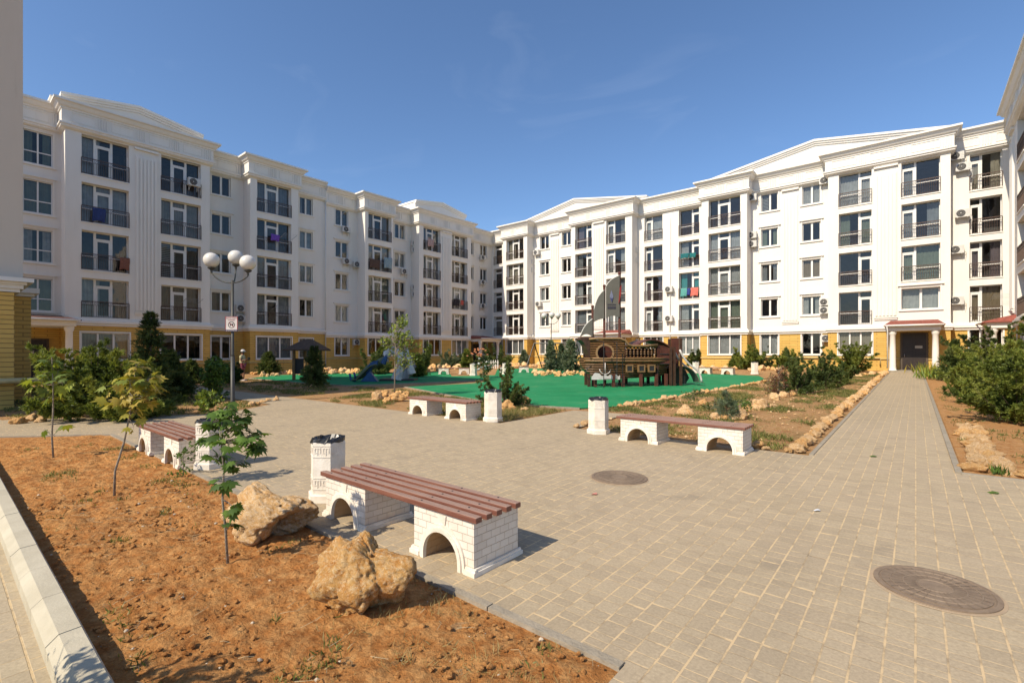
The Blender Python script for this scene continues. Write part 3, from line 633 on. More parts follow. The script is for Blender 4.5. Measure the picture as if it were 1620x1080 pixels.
# near wing at the left edge: stucco above a yellow brick base
def near_wing():
    X0 = -20.9; yb = 1.6
    root = empty('corner_building', (X0, yb, 0)); tag(root, 'cream stucco building corner on yellow brick base at the left edge', 'building')
    zy = hgt(X0, yb, 462); zt = 17.2
    b = MB(); b.box(-9, -.18, -17, .20, zy+.35, zt); b.build('stucco_wall', M_creamw, root)
    b = MB(); b.box(-9, 0, -17, 0, -1, zy-.02); b.build('yellow_brick_base', M_clad, root)
    b = MB()
    for o, z0, z1 in ((.02, -.0, .10), (.09, .10, .22), (.16, .22, .30), (.30, .30, .42)): b.box(-9, o, -17, .10+o, zy+z0, zy+z1)
    b.build('cornice', M_trim, root)
    b = MB(); b.box(-9, .25, -17, .5, zt, zt+.5); b.build('roof_cornice', M_trim, root)
    # brick pier behind it with its own cap
    r2 = empty('brick_pier', (-24.3, 1.5, 0)); tag(r2, 'yellow brick pier under a white cap just behind the building corner at the left edge', 'pier')
    X, Y = -24.3, 0; z2 = hgt(X, 2.35, 470)
    b = MB(); b.box(-1.6, 0, -.6, .78, -1, z2); b.build('brick_shaft', M_clad, r2)
    b = MB(); b.box(-1.7, .08, -.7, .86, z2, z2+.12); b.box(-1.8, .2, -.8, .98, z2+.12, z2+.3); b.build('cap', M_trim, r2)
    b = MB(); b.tube([(0, -4, .86), (0, .30, .86), (-.03, .55, .86), (-.5, .70, .86), (-3, .75, .86)], .085, 12); o = b.build('gas_pipe', mat('yellow_pipe', (.55, .45, .22), .5), loc=(X0+.12, yb, 0), smooth=True)
    tag(o, 'pale yellow gas pipe around the brick corner at the left edge', 'pipe')
near_wing()
# chimneys on roofs
def chimney(x, y, z, label):
    r = empty('chimney', (x, y, z)); tag(r, label, 'chimney')
    b = MB(); b.box(-.55, .55, -.55, .55, -.6, .55); b.build('stack', M_trim, r)
    b = MB(); b.box(-.45, .45, -.45, .45, .55, .75); b.build('vent', M_dark, r)
    b = MB(); b.box(-.75, .75, -.75, .75, .75, .84); b.build('cap', M_trim, r)
chimney(-43.2, 5.6, 17.35, 'white roof chimney with flat cap at the near end of the left block')
chimney(-44.5, 41.5, 18.1, 'white roof chimney with flat cap above the far end of the left block')
# ------------------------------------------------------------------ porches
def porch(x, y, rz, wd, dp, ze, label, cols_=True, zr=.42, door=True, dark='brown'):
    r = empty('porch', (x, y, G(x, y)), rz); tag(r, label, 'porch'); g = 0; ze -= G(x, y); h = wd/2
    b = MB(); b.box(-h, h, -dp, 0, ze, ze+.26); b.box(-h-.06, h+.06, -dp-.06, 0, ze+.26, ze+.36); b.build('beam', M_trim, r)
    b = MB(); zt = ze+.37
    b.add([(-h-.2, -dp-.25, zt), (h+.2, -dp-.25, zt), (h+.2, 0, zt), (-h-.2, 0, zt), (-h+.12, -.02, zt+zr), (h-.12, -.02, zt+zr)], [(0, 1, 5, 4), (1, 2, 5), (0, 4, 3), (0, 3, 2, 1), (2, 3, 4, 5)])
    b.box(-h-.2, h+.2, -dp-.25, 0, zt-.05, zt-.002); b.build('roof', M_red if dark == 'red' else mat('brown_roofing', (.11, .05, .04), .75, .2, 6, .6, 30), r)
    if cols_:
        for s in (-1, 1):
            b = MB(); prof = [(.26, 0), (.26, .10), (.21, .14), (.19, .3), (.175, 1.6), (.16, ze-.32), (.19, ze-.28), (.21, ze-.2), (.23, ze-.12), (.23, ze)]
            b.lathe(prof, 20); b.build('column', M_trim, r, smooth=True, loc=(s*(h-.28), -dp+.3, 0))
    b = MB(); b.tube([(-h-.14, -dp-.27, zt-.03), (h+.14, -dp-.27, zt-.03)], .06, 8); b.tube([(-h-.02, -dp-.27, zt-.06), (-h+.02, -dp-.05, ze-.1), (-h+.02, -dp-.02, .25)], .045, 8); b.build('gutter', M_pvc, r, smooth=True)
    if door:
        b = MB(); b.box(-h, h, -dp-.3, 0, -.4, .09); b.build('step', M_conc, r)
    return r
EX = -.12; EY = 45.7-BR
pr = porch(EX, EY, 0, 2.8, 2.1, 3.22, 'entrance porch with red roof on two white columns at the end of the long path', dark='red')
def door(x, y, rz, w_, h_, label, m, plate=True):
    r = empty('entrance_door', (x, y, G(x, y)), rz); tag(r, label, 'door')
    b = MB(); b.box(-w_/2-.12, w_/2+.12, -.06, 0, 0, h_+.10); b.build('door_frame', mat('dark_frame', (.10, .075, .05), .6), r)
    b = MB(); b.box(-w_/2, -.005, -.10, -.06, .02, h_); b.box(.005, w_/2, -.10, -.06, .02, h_); b.build('door_leaf', m, r)
    b = MB(); b.tube([(-w_/2+.12, -.13, 1.0), (-w_/2+.12, -.15, 1.1), (-w_/2+.12, -.13, 1.2)], .018, 6); b.build('handle', mat('steel', (.5, .5, .5), .3, metal=1), r)
    if plate: b = MB(); b.box(.05, .45, -.112, -.10, 1.62, 1.80); b.build('notice', mat('notice_paper', (.45, .42, .38), .7), r)
door(-.10, EY-.04, 0, 1.28, 2.62, 'dark brown metal entrance door under the red porch roof at the path end', mat('dark_door', (.03, .02, .016), .45, .2, 4))
porch(-23.2, EY, 0, 3.0, 2.1, 3.22, 'porch with red roof at the back block, half hidden behind the ship sails', dark='red')
door(-23.2, EY-.04, 0, 1.4, 2.4, 'dark door under the porch half hidden behind the ship', MC['dark_door'], False)
porch(-41.4, 42.3, R_(90), 3.6, 2.9, 3.02, 'small porch with red roof on white columns in the far corner', dark='red')
door(-41.38, 42.9, R_(90), 1.2, 2.3, 'dark narrow door under the porch in the far corner', MC['dark_door'], False)
porch(-41.4, 2.7, R_(90), 5.4, 3.9, 3.25, 'shaded entrance porch with brown roof and white column behind the left shrubs', dark='brown')
door(-41.38, 3.55, R_(90), 2.0, 2.45, 'dark entrance door in the shaded porch behind the left shrubs', MC['dark_door'], True)
porch(4.55, 42.2, R_(-90), 2.6, 1.25, 3.2, 'porch with red roof tucked into the right corner behind shrubs', dark='red')
# ------------------------------------------------------------------ air conditioners
def make_ac():
    r = empty('air_conditioner'); b = MB(); b.box(-.38, .38, -.42, -.14, .0, .54)
    for i in range(3): b.box(.24, .37, -.428, -.42, .1+i*.12, .14+i*.12)
    o = b.build('casing', M_ac, r)
    b = MB()
    b.lathe([(.215, 0), (.235, .012), (.20, .02)], 24); me = b.mesh('fan_grille', M_fan)
    g = link('fan_grille', me, r, (-.08, -.42, .27)); g.rotation_euler = (R_(90), 0, 0)
    b = MB()
    for k in range(4): b.tube([(.19-.05*k, 0, 0)]+[((.19-.05*k)*math.cos(a*.52), (.19-.05*k)*math.sin(a*.52), 0) for a in range(13)], .004, 4)
    b.sphere((0, 0, 0), .04, 8, 6); g2 = link('guard_rings', b.mesh('guard_rings', M_ac), g, (0, 0, .026))
    b = MB()
    for x in (-.25, .25): b.box(x-.015, x+.015, -.42, 0, -.04, -.0); b.box(x-.015, x+.015, -.03, 0, -.3, -.04); b.tube([(x, -.36, -.04), (x, -.02, -.28)], .01, 4)
    b.tube([(.38, -.25, .1), (.5, -.1, .05), (.5, -.03, -.2), (.46, -.02, -.5)], .016, 5)
    b.build('bracket', M_ac, r)
    return r
AC0 = make_ac(); AC0['category'] = 'air conditioner'; AC0['group'] = 'air conditioners on the facades'; ac_first = [True]
AC0_kids = [o for o in bpy.data.objects if o.parent is AC0]
def place_ac(px, py, side, w_, label):
    """side L: wall plane X, side R: wall plane Y"""
    t = (px-810)/FPX
    if side == 'L': X = -41.4+w_; d = X/(FX+t*RX); Y = d*(FY+t*RY); rz = R_(90)
    else: Y = 45.7-w_; d = Y/(FY+t*RY); X = d*(FX+t*RX); rz = 0
    z = CAMH+(HY-py)/FPX*d-.27
    o = AC0 if ac_first[0] else copy_tree(AC0); ac_first[0] = False
    o.location = (X, Y, z); o.rotation_euler = (0, 0, rz); o['label'] = label
acs = [
 (305, 290, 'L', BW, 'air conditioner at the top balcony right of the fluted pilaster, left block'),
 (379, 488, 'L', 0, 'upper of two stacked air conditioners right of the street lamp pole'),
 (379, 504, 'L', 0, 'lower of two stacked air conditioners right of the street lamp pole'),
 (545, 364, 'L', 0, 'air conditioner under the top floor window right of the downstep in left block'),
 (546, 414, 'L', 0, 'air conditioner under the third floor window right of the downstep in left block'),
 (562, 419, 'L', 0, 'air conditioner on left block beside the balcony with dark laundry'),
 (562, 541, 'L', 0, 'air conditioner on the yellow base behind the dragon slide'),
 (637, 430, 'L', 0, 'air conditioner below a window right of the dark laundry balcony'),
 (653, 386, 'L', 0, 'upper air conditioner of the top stacked pair on the far left block'),
 (653, 396, 'L', 0, 'lower air conditioner of the top stacked pair on the far left block'),
 (653, 455, 'L', 0, 'upper air conditioner of the lower stacked pair on the far left block'),
 (653, 466, 'L', 0, 'lower air conditioner of the lower stacked pair on the far left block'),
 (761, 408, 'L', 0, 'topmost of three air conditioners stacked beside the inner corner'),
 (761, 447, 'L', 0, 'middle of three air conditioners stacked beside the inner corner'),
 (761, 484, 'L', 0, 'lowest of three air conditioners stacked beside the inner corner'),
 (851, 400, 'R', 0, 'air conditioner with round fan under the top floor window beside the corner bay'),
 (841, 415, 'R', 0, 'upper air conditioner close against the side of the corner bay'),
 (841, 428, 'R', 0, 'lower air conditioner close against the side of the corner bay'),
 (854, 481, 'R', 0, 'air conditioner under the second floor window above the swing'),
 (843, 533, 'R', 0, 'air conditioner on the yellow base left of the swing'),
 (1004, 397, 'R', 0, 'upper air conditioner in the recess right of the ship mast'),
 (1004, 413, 'R', 0, 'lower air conditioner in the recess right of the ship mast'),
 (1006, 540, 'R', 0, 'air conditioner on the yellow base behind the ship cabin'),
 (1060, 458, 'R', 0.03, 'air conditioner on the pale strip left of the teal laundry, upper one'),
 (1060, 504, 'R', 0.03, 'air conditioner on the pale strip left of the teal laundry, lower one'),
 (1191, 314, 'R', 0, 'single air conditioner high in the recess below the right gable'),
 (1191, 373, 'R', 0, 'upper air conditioner of the pair in the recess below the right gable'),
 (1191, 387, 'R', 0, 'lower air conditioner of the pair in the recess below the right gable'),
 (1306, 287, 'R', 0, 'air conditioner under the cornice left of the wide right bay'),
 (1306, 478, 'R', 0, 'upper air conditioner of the low pair left of the wide right bay'),
 (1306, 491, 'R', 0, 'lower air conditioner of the low pair left of the wide right bay'),
 (1309, 535, 'R', 0, 'air conditioner on the yellow base beside the ground floor window left of wide bay'),
 (1513, 249, 'R', 0, 'topmost air conditioner right of the entrance bay'),
 (1523, 266, 'R', 0, 'air conditioner with diagonal brackets by the top floor balcony at right'),
 (1522, 339, 'R', 0, 'air conditioner with dark fan by the fourth floor balcony at right'),
 (1513, 396, 'R', 0, 'third floor air conditioner right of the entrance bay'),
 (1513, 476, 'R', 0, 'second floor air conditioner right of the entrance bay')]
for a in acs: place_ac(*a)
# ------------------------------------------------------------------ laundry on the balconies
def cloth(px0, px1, py0, py1, side, w_, m, label):
    t0, t1 = (px0-810)/FPX, (px1-810)/FPX; tm = (t0+t1)/2
    if side == 'L': X = -41.4+w_; f = lambda t: X/(FX+t*RX)*(FY+t*RY); dm = X/(FX+tm*RX); rz = R_(90)
    else: Y = 45.7-w_; f = lambda t: Y/(FY+t*RY)*(FX+t*RX); dm = Y/(FY+tm*RY); rz = 0
    u0, u1 = f(t0), f(t1); z1 = CAMH+(HY-py0)/FPX*dm; z0 = CAMH+(HY-py1)/FPX*dm
    W, H = u1-u0, z1-z0; b = MB(); n, k = 10, 8; vs = []
    for j in range(k+1):
        for i in range(n+1):
            s = i/n; q = j/k; vs.append((W*s*(1-.05*q)+.02*math.sin(5*q), -.045-.035*math.sin(s*11+q*2)*q, -H*q*(1-.10*math.sin(s*3.1))))
    b.add(vs, [(j*(n+1)+i, j*(n+1)+i+1, (j+1)*(n+1)+i+1, (j+1)*(n+1)+i) for j in range(k) for i in range(n)])
    loc = (X, u0, z1) if side == 'L' else (u0, Y, z1)
    o = b.build('hanging_cloth', m, smooth=True, loc=loc, fix=False); o.rotation_euler = (0, 0, rz); sm = o.modifiers.new('s', 'SOLIDIFY'); sm.thickness = .012
    tag(o, label, 'laundry', 'laundry on the balcony rails')
def cm(n, c): return mat('cloth_'+n, c, .9, .15, 8)
cloth(146, 167, 330, 352, 'L', BW, cm('blue', (.03, .05, .16)), 'dark blue cloth over the fourth floor rail at left')
cloth(189, 205, 408, 428, 'L', BW, cm('rust', (.22, .09, .06)), 'rust brown towel on the third floor rail at left')
cloth(428, 442, 371, 382, 'L', BW, cm('purple', (.16, .07, .40)), 'purple cloth on the fourth floor rail of the middle left bay')
cloth(584, 601, 410, 425, 'L', BW, cm('brown', (.10, .06, .045)), 'brown cloth on the balcony rail with mixed dark laundry')
cloth(607, 620, 408, 426, 'L', BW, cm('paleblue', (.25, .34, .38)), 'pale blue and dark cloth at the right end of the dark laundry rail')
cloth(676, 686, 378, 391, 'L', BW, cm('pink', (.42, .29, .27)), 'pinkish patterned cloth on the top rail of the far left bay')
cloth(717, 727, 473, 484, 'L', BW, cm('black', (.03, .025, .03)), 'black laundry on the rail near the inner corner')
cloth(728, 733, 475, 483, 'L', BW, cm('red', (.45, .09, .07)), 'small red cloth beside black laundry near the inner corner')
cloth(1077, 1090, 401, 409, 'R', 0, cm('tealdark', (.015, .13, .14)), 'left dark teal towel on the fourth floor rail of the back block')
cloth(1091, 1101, 400, 408, 'R', 0, cm('tealdark2', (.015, .15, .15)), 'right dark teal towel on the fourth floor rail of the back block')
cloth(1077, 1087, 456, 470, 'R', 0, cm('striped', (.10, .33, .30)), 'green striped towel on the third floor rail under the teal curtain')
cloth(1087, 1092, 456, 468, 'R', 0, cm('navy', (.03, .05, .22)), 'navy cloth between green and red towels on the third floor rail')
cloth(1093, 1105, 455, 469, 'R', 0, cm('coral', (.62, .16, .12)), 'coral red towel on the third floor rail under the teal curtain')
# ------------------------------------------------------------------ benches and bins
def make_block():
    b = MB(); W, H, D, r, ch = .70, .40, .52, .205, .05
    n = 18; arch = [(W/2+r*math.cos(a), ch+r*math.sin(a)) for a in [math.pi*k/n for k in range(n+1)]]
    P = [(W, 0), (W, H), (0, H), (0, 0), (arch[-1][0], 0)]+arch[::-1]+[(arch[0][0], 0)]
    b.prism(P, 0, D)
    return b
def arch_ring():
    b = MB(); W, r, ch = .70, .205, .05; n = 18
    for s, (r0, r1, y) in enumerate(((r-.004, r+.030, -.030), (r+.030, r+.056, -.017))):
        o = [];
        for k in range(n+1):
            a = math.pi*k/n; c, s_ = math.cos(a), math.sin(a)
            o += [(W/2+r0*c, y, ch+r0*s_), (W/2+r1*c, y, ch+r1*s_), (W/2+r1*c, .005, ch+r1*s_), (W/2+r0*c, .005, ch+r0*s_)]
        fs = []
        for k in range(n):
            for j in range(4): fs.append((4*k+j, 4*k+(j+1) % 4, 4*k+4+(j+1) % 4, 4*k+4+j))
        b.add(o, fs)
        for q in (-1, 1): b.box(W/2+q*(r0+r1)/2-(r1-r0)/2, W/2+q*(r0+r1)/2+(r1-r0)/2, y, .005, 0, ch)
    # keystone and foot moulding
    b.prism([(W/2-.035, .30), (W/2+.035, .30), (W/2+.05, .385), (W/2-.05, .385)], -.010, .005)
    for x0, x1 in ((-.03, W/2-r-.058), (W/2+r+.058, W+.03)): b.box(x0, x1, -.028, .0, 0, .035); b.box(x0+.01, x1, -.018, 0, .035, .055)
    for x0, x1, x2 in ((-.03, 0, -.018), (W, W+.03, W+.018)):
        b.box(x0, x1, 0, .55, 0, .035); b.box(min(x2, x0 if x2 > x1-.02 else x2, ) if x2 < 0 else W, 0 if x2 < 0 else x2, 0, .54, .035, .055)
    return b
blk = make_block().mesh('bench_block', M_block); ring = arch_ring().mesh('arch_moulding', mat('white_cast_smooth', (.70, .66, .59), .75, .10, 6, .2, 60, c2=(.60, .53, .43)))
BL, GAPX = 2.24, 1.46
def make_bench(ms):
    r = empty('bench')
    for x in (.06, GAPX+.02):
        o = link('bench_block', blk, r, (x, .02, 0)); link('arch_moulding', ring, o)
    for k in range(5):
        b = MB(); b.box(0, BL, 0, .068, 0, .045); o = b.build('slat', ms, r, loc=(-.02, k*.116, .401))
        for bx_ in (.16, .60, GAPX+.12, GAPX+.56):
            q = MB(); q.lathe([(.009, 0), (.009, .003), (.004, .0045)], 8); q.build('bolt', M_fan, o, loc=(bx_, .034, .0445))
        bv = o.modifiers.new('b', 'BEVEL'); bv.width = .006; bv.segments = 2
    return r
bench0 = make_bench(M_slat); bench0['category'] = 'bench'; bench0['group'] = 'arched white benches'
def put_bench(x, y, label, first=False, rz=0, slat=None):
    o = bench0 if first else copy_tree(bench0)
    o.location = (x, y, G(x, y)+.006); o.rotation_euler = (0, 0, rz); o['label'] = label
    return o
put_bench(-4.72, 2.58, 'nearest bench, red brown slats on two white arched blocks between the rocks', True)
put_bench(-10.42, 8.14, 'white arched bench at the middle bed beside a sapling and rocks')
put_bench(-4.28, 8.19, 'white arched bench with weathered slats left of the long path')
put_bench(-10.36, 2.27, 'white arched bench at the edge of red soil left of the young maple')
put_bench(-25.6, 22.6, 'distant white bench on the green ground near rose bush, left one', rz=R_(40))
put_bench(-23.6, 26.8, 'distant white bench between two distant bins by the far corner', rz=R_(40))
put_bench(-11.2, 32.9, 'distant white bench at the back edge of green ground behind the slide')
def make_bin():
    r = empty('litter_bin'); b = MB()
    b.lathe([(.228, 0), (.228, .075), (.212, .09)], 6); b.build('foot', MC['white_cast_smooth'], r)
    b = MB(); b.lathe([(.198, .09), (.198, .66), (.178, .665), (.168, .60)], 6)
    b.build('shell', MC['white_cast_smooth'], r)
    for zb in (.14, .50):      # raised key-pattern bands on the six faces
        b = MB()
        for k in range(6):
            a0 = 2*math.pi*(k+.5)/6; a1 = 2*math.pi*(k+1.5)/6; p = Vector((.198*math.cos(a0), .198*math.sin(a0), 0)); q = Vector((.198*math.cos(a1), .198*math.sin(a1), 0)); n = ((p+q)/2).normalized()*.005; d = (q-p)
            def bx(s0, s1, z0, z1):
                A, B = p+d*s0, p+d*s1; vs = [A-n, B-n, B+n, A+n]
                b.add([(v.x, v.y, z0) for v in vs]+[(v.x, v.y, z1) for v in vs], [(0, 3, 2, 1), (4, 5, 6, 7), (0, 1, 5, 4), (1, 2, 6, 5), (2, 3, 7, 6), (3, 0, 4, 7)])
            bx(.0, 1, zb+.125, zb+.137); bx(0, 1, zb, zb+.012)
            for s in (.08, .56): bx(s, s+.36, zb+.10, zb+.112); bx(s, s+.05, zb+.05, zb+.10); bx(s+.31, s+.36, zb+.05, zb+.10); bx(s+.05, s+.16, zb+.05, zb+.06); bx(s+.155, s+.2, zb+.025, zb+.10)
        b.build('key_pattern', MC['white_cast_smooth'], r)
    b = MB(); n, k = 26, 7; vs = []
    for j in range(k+1):
        for i in range(n):
            a = 2*math.pi*i/n; rr = .186-.178*(j/k)**1.5; vs.append((rr*math.cos(a)+random.uniform(-.012, .012), rr*math.sin(a)+random.uniform(-.012, .012), .66+(.035 if 0 < j < 4 else .0)+random.uniform(-.012, .02)-(.05*(j > 5))))
    b.add(vs, [(j*n+i, j*n+(i+1) % n, (j+1)*n+(i+1) % n, (j+1)*n+i) for j in range(k) for i in range(n)]); b.build('bin_bag', M_bag, r)
    return r
bin0 = make_bin(); bin0['category'] = 'litter bin'; bin0['group'] = 'hexagonal white litter bins'
def put_bin(x, y, label, first=False, s=1):
    o = bin0 if first else copy_tree(bin0); o.location = (x, y, G(x, y)+.006); o['label'] = label; o.rotation_euler = (0, 0, R_(8)); o.scale = (s, s, s)
put_bin(-5.19, 2.92, 'nearest white hexagonal bin with a black bag beside the nearest bench', True)
put_bin(-7.72, 8.55, 'white hexagonal bin at the right end of the middle bench beside a juniper', s=1.05)
put_bin(-4.92, 8.62, 'white hexagonal bin with black bag left of the weathered bench', s=1.02)
put_bin(-7.95, 2.62, 'white hexagonal bin mostly hidden by the young maple leaves')
put_bin(*gp(749, 594), 'distant white bin beside the white rose bush', s=1.15)
put_bin(*gp(800, 592), 'distant white bin at the green ground in front of the corner porch', s=1.15)
put_bin(*gp(1101, 590), 'distant white bin right behind the metal slide', s=1.15)
put_bin(*gp(1194, 592), 'distant white bin at the right end of the distant bench', s=1.15)
# ------------------------------------------------------------------ manholes
def manhole(x, y, r_, label):
    r = empty('manhole_cover', (x, y, G(x, y)+.006)); tag(r, label, 'manhole cover', 'round manhole covers')
    b = MB(); b.lathe([(r_, 0), (r_, .012), (r_-.03, .014), (r_-.035, .008)], 48); b.build('ring', M_lid, r)
    b = MB(); b.lathe([(r_-.045, .0), (r_-.045, .014), (.0015, .015)], 48)
    for rr in (.3, .55, .8): 
        q = (r_-.045)*rr; b.lathe([(q, .014), (q+.004, .019), (q+.010, .019), (q+.014, .014)], 48)
    for k in range(28):
        a = 2*math.pi*k/28; c, s = math.cos(a), math.sin(a); p0, p1 = .3*r_, .87*r_; t = .003
        b.add([(p0*c-t*s, p0*s+t*c, .0185), (p0*c+t*s, p0*s-t*c, .0185), (p1*c+t*s, p1*s-t*c, .0185), (p1*c-t*s, p1*s+t*c, .0185)], [(0, 1, 2, 3)])
    b.build('lid', M_lid, r)
    b = MB(); b.lathe([(r_+.022, .0), (r_+.02, .003), (r_, .003)], 48); b.build('mortar_collar', mat('sand_mortar', (.36, .27, .18), .95), r)
manhole(.10, 4.52, .345, 'nearest round iron manhole cover at the right front of the paving')
manhole(-3.0, 5.80, .36, 'dark round manhole cover in the middle of the paving')
# ------------------------------------------------------------------ rocks
def rock_mesh(seed, sub=3, amp=.22, rough=.09, npl=16, lo=.62, pits=0):
    bm = bmesh.new(); bmesh.ops.create_icosphere(bm, subdivisions=sub, radius=1); o = Vector((seed*3.1, seed*1.7, seed*.9))
    rr = random.Random(seed); planes = [(Vector((rr.gauss(0, 1), rr.gauss(0, 1), rr.gauss(0, 1))).normalized(), rr.uniform(lo, .9)) for _ in range(npl)]
    for v in bm.verts:
        p = v.co.copy(); n = p.normalized(); r = 1
        for pn, pd in planes:
            dd = n.dot(pn)
            if dd > .01 and r*dd > pd: r = .06*r+.94*pd/dd
        r += amp*noise.noise(n*1.3+o)+rough*noise.turbulence(n*3.2+o, 4, False)*1.2-rough
        if pits: r += .02*noise.noise(n*5+o)-.07*pits*max(0, noise.noise(n*3.1+o*2)-.1)-.075*max(0, 1-abs(noise.noise(n*2.3+o*1.3))/.07)-.04*max(0, 1-abs(noise.noise(n*5.1+o))/.08)-.022*abs(noise.noise(n*12+o))-.014*abs(noise.noise(n*30+o))
        v.co = n*r
    me = bpy.data.meshes.new('rock'); bm.to_mesh(me); bm.free()
    me.polygons.foreach_set('use_smooth', [True]*len(me.polygons)); return me
def big_rock(x, y, sx, sy, sz, rz, seed, label, m, tilt=0, sub=6):
    me = rock_mesh(seed, sub, .34, .06, 11, .50, pits=1.6); me.materials.append(m)
    o = link('boulder', me, None, (x, y, G(x, y)+sz*.40)); o.scale = (sx, sy, sz); o.rotation_euler = (tilt, tilt*.6, rz)
    tag(o, label, 'boulder', 'large ochre boulders')
x, y = gp(428, 838); big_rock(x-.08, y-.02, .66, .38, .34, R_(12), 11, 'pale ochre boulder behind the young maple, left of the nearest bench', M_rock, .15)
x, y = gp(572, 952); big_rock(x-.01, y, .42, .31, .39, R_(25), 8, 'rust streaked ochre boulder in front of the nearest bench', M_rockr, -.2)
STN = []
for s in range(7):
    me = rock_mesh(40+s, 4, .30, .10, pits=1.4); me.materials.append(M_rock if s % 3 else M_rockr); STN.append(me)
rs = random.Random(12)
def stone(x, y, s, label, group, fl=.62):
    o = link('stone', rs.choice(STN), None, (x, y, G(x, y)+s*fl*.35)); o.scale = (s*rs.uniform(.75, 1.4), s*rs.uniform(.6, 1.1), s*fl*rs.uniform(.75, 1.35)); o.rotation_euler = (rs.uniform(-.3, .3), rs.uniform(-.3, .3), rs.uniform(0, 6.28))
    tag(o, label, 'stone', group)
def ordn(i):
    i += 1; return str(i)+('th' if 10 <= i % 100 <= 20 else {1: 'st', 2: 'nd', 3: 'rd'}.get(i % 10, 'th'))
CNT = {}
def stone_line(pts, step, s, label, group, jit=.06, rows=1, fl=.62):
    acc = 0
    for (p, q) in zip(pts[:-1], pts[1:]):
        L_ = math.dist(p, q); n = max(1, int(L_/step))
        for i in range(n):
            for r in range(rows):
                t = (i+rs.uniform(-.2, .2)+.5)/n; off = rs.uniform(-jit, jit)+(r-(rows-1)/2)*s*1.3
                dx, dy = (q[0]-p[0])/L_, (q[1]-p[1])/L_
                CNT[group] = CNT.get(group, -1)+1; stone(p[0]+(q[0]-p[0])*t-dy*off, p[1]+(q[1]-p[1])*t+dx*off, s*rs.uniform(.75, 1.3), ordn(CNT[group])+' '+label, group, fl)
stone_line([(-1.52, 9.0), (-1.56, 20)], .25, .145, 'stone from the near end of the row left of the long path', 'stones along the left of the path', .04)
stone_line([(-1.52, 20), (-1.55, 42)], .45, .17, 'stone from the near end of the row left of the long path', 'stones along the left of the path', .05)
stone_line([(-2.05, 8.97), (-1.5, 8.97)], .22, .11, 'stone right of the weathered bench, counted towards the path', 'stones beside the weathered bench', .03)
stone_line([(.78, 9.0), (.86, 14.2)], .34, .15, 'stone from the near end of the row right of the long path', 'stones right of the path', .07, 2)
stone_line([(.9, 9.1), (3.2, 9.05)], .30, .12, 'small stone from the path along the front of the right bed', 'stones at the front of the right bed', .04)
stone_line([(-7.1, 12.25), (-6.6, 13.2), (-6.35, 17.5), (-5.75, 27.9)], .36, .14, 'small stone from the near end between green ground and weedy bed', 'stones between green ground and weedy bed', .05)
for (px, py, s, lb) in ((596, 632, .26, 'leftmost'), (609, 626, .22, 'second from left'), (612, 637, .17, 'front'), (628, 634, .28, 'largest, central'), (641, 629, .24, 'rightmost'), (632, 624, .2, 'rear')):
    stone(*gp(px, py), s, lb+' pitted rock in the pile around the lone sapling', 'rocks around the lone sapling', .9)
stone(*gp(803, 649), .24, 'orange boulder right of the bin beside the middle bench', 'rocks behind the middle bench', .8)
stone(*gp(825, 640), .30, 'pale pitted boulder behind the orange one near the middle bench', 'rocks behind the middle bench', .95)
stone(*gp(830, 650), .15, 'small rock in the dry grass behind the middle bench', 'rocks behind the middle bench', .7)
for (px, py, s, lb) in ((1083, 656, .25, 'squat ochre rock behind the weathered bench slats'), (1132, 663, .17, 'left rock of the ring around the tiny pine'), (1145, 663, .15, 'second rock of the ring around the tiny pine'), (1158, 663, .15, 'third rock of the ring around the tiny pine'), (1172, 662, .22, 'big grey rock at right of the ring around the tiny pine'),
                        (1180, 650, .18, 'rock just above the grey rock of the pine ring'), (1203, 646, .26, 'flat pale rock right of the pine ring'), (1222, 645, .16, 'small rock right of the flat pale rock'), (1225, 631, .26, 'ochre rock left of the rust leaved bush'), (1240, 627, .2, 'ochre rock under the rust leaved bush'), (1253, 625, .18, 'ochre rock right of the rust leaved bush'), (1113, 640, .2, 'ochre rock by the stone edging above the weathered bench'), (925, 672, .15, 'small ochre stone beside the bin of the weathered bench'), (912, 676, .11, 'smallest ochre stone left of the bin of the weathered bench'), (1198, 709, .15, 'stone touching right end of the weathered bench')):
    stone(*gp(px, py), s, lb, 'rocks in the weedy bed', .75)
def stone_field(px0, px1, py0, py1, n, s, label, group):
    for i in range(n):
        t = (i+.5)/n; stone(*gp(px0+(px1-px0)*t+rs.uniform(-3, 3), py0+(py1-py0)*t+rs.uniform(-2.5, 2.5)), s*rs.uniform(.7, 1.25), ordn(i)+' '+label, group, .8)
stone_field(395, 520, 594, 592, 16, .26, 'rock from the left in the low border before the left block', 'rocks before the left block')
stone_field(510, 590, 590, 589, 16, .42, 'rock from the left in the big pile left of the dragon slide', 'rocks left of the dragon slide')
stone_field(636, 700, 589, 585, 15, .42, 'rock from the left between the dragon slide and the distant bench', 'rocks right of the dragon slide')
stone_field(700, 770, 584, 581, 14, .38, 'rock from the left in the border behind the distant benches', 'rocks behind the distant benches')
stone_field(805, 935, 581, 580, 22, .38, 'rock from the left in the back border behind the swings', 'rocks behind the swings')
stone_field(842, 935, 592.5, 592.5, 20, .27, 'small rock from the left ringing the bed before the swings', 'rocks in front of the swings')
stone_field(1055, 1250, 586, 584, 26, .33, 'rock from the left in the back border right of the ship', 'rocks at the back right of the ship')
stone_field(1255, 1400, 604, 590, 12, .22, 'rock from the left among shrubs before the right ground floor windows', 'rocks among the right shrubs')
stone_field(395, 440, 640, 634, 5, .14, 'reddish stone from the right at the foot of the street lamp', 'stones at the lamp foot')
stone_field(20, 75, 668, 668, 3, .15, 'ochre stone from the left by the brick corner at the left edge', 'stones by the brick corner')
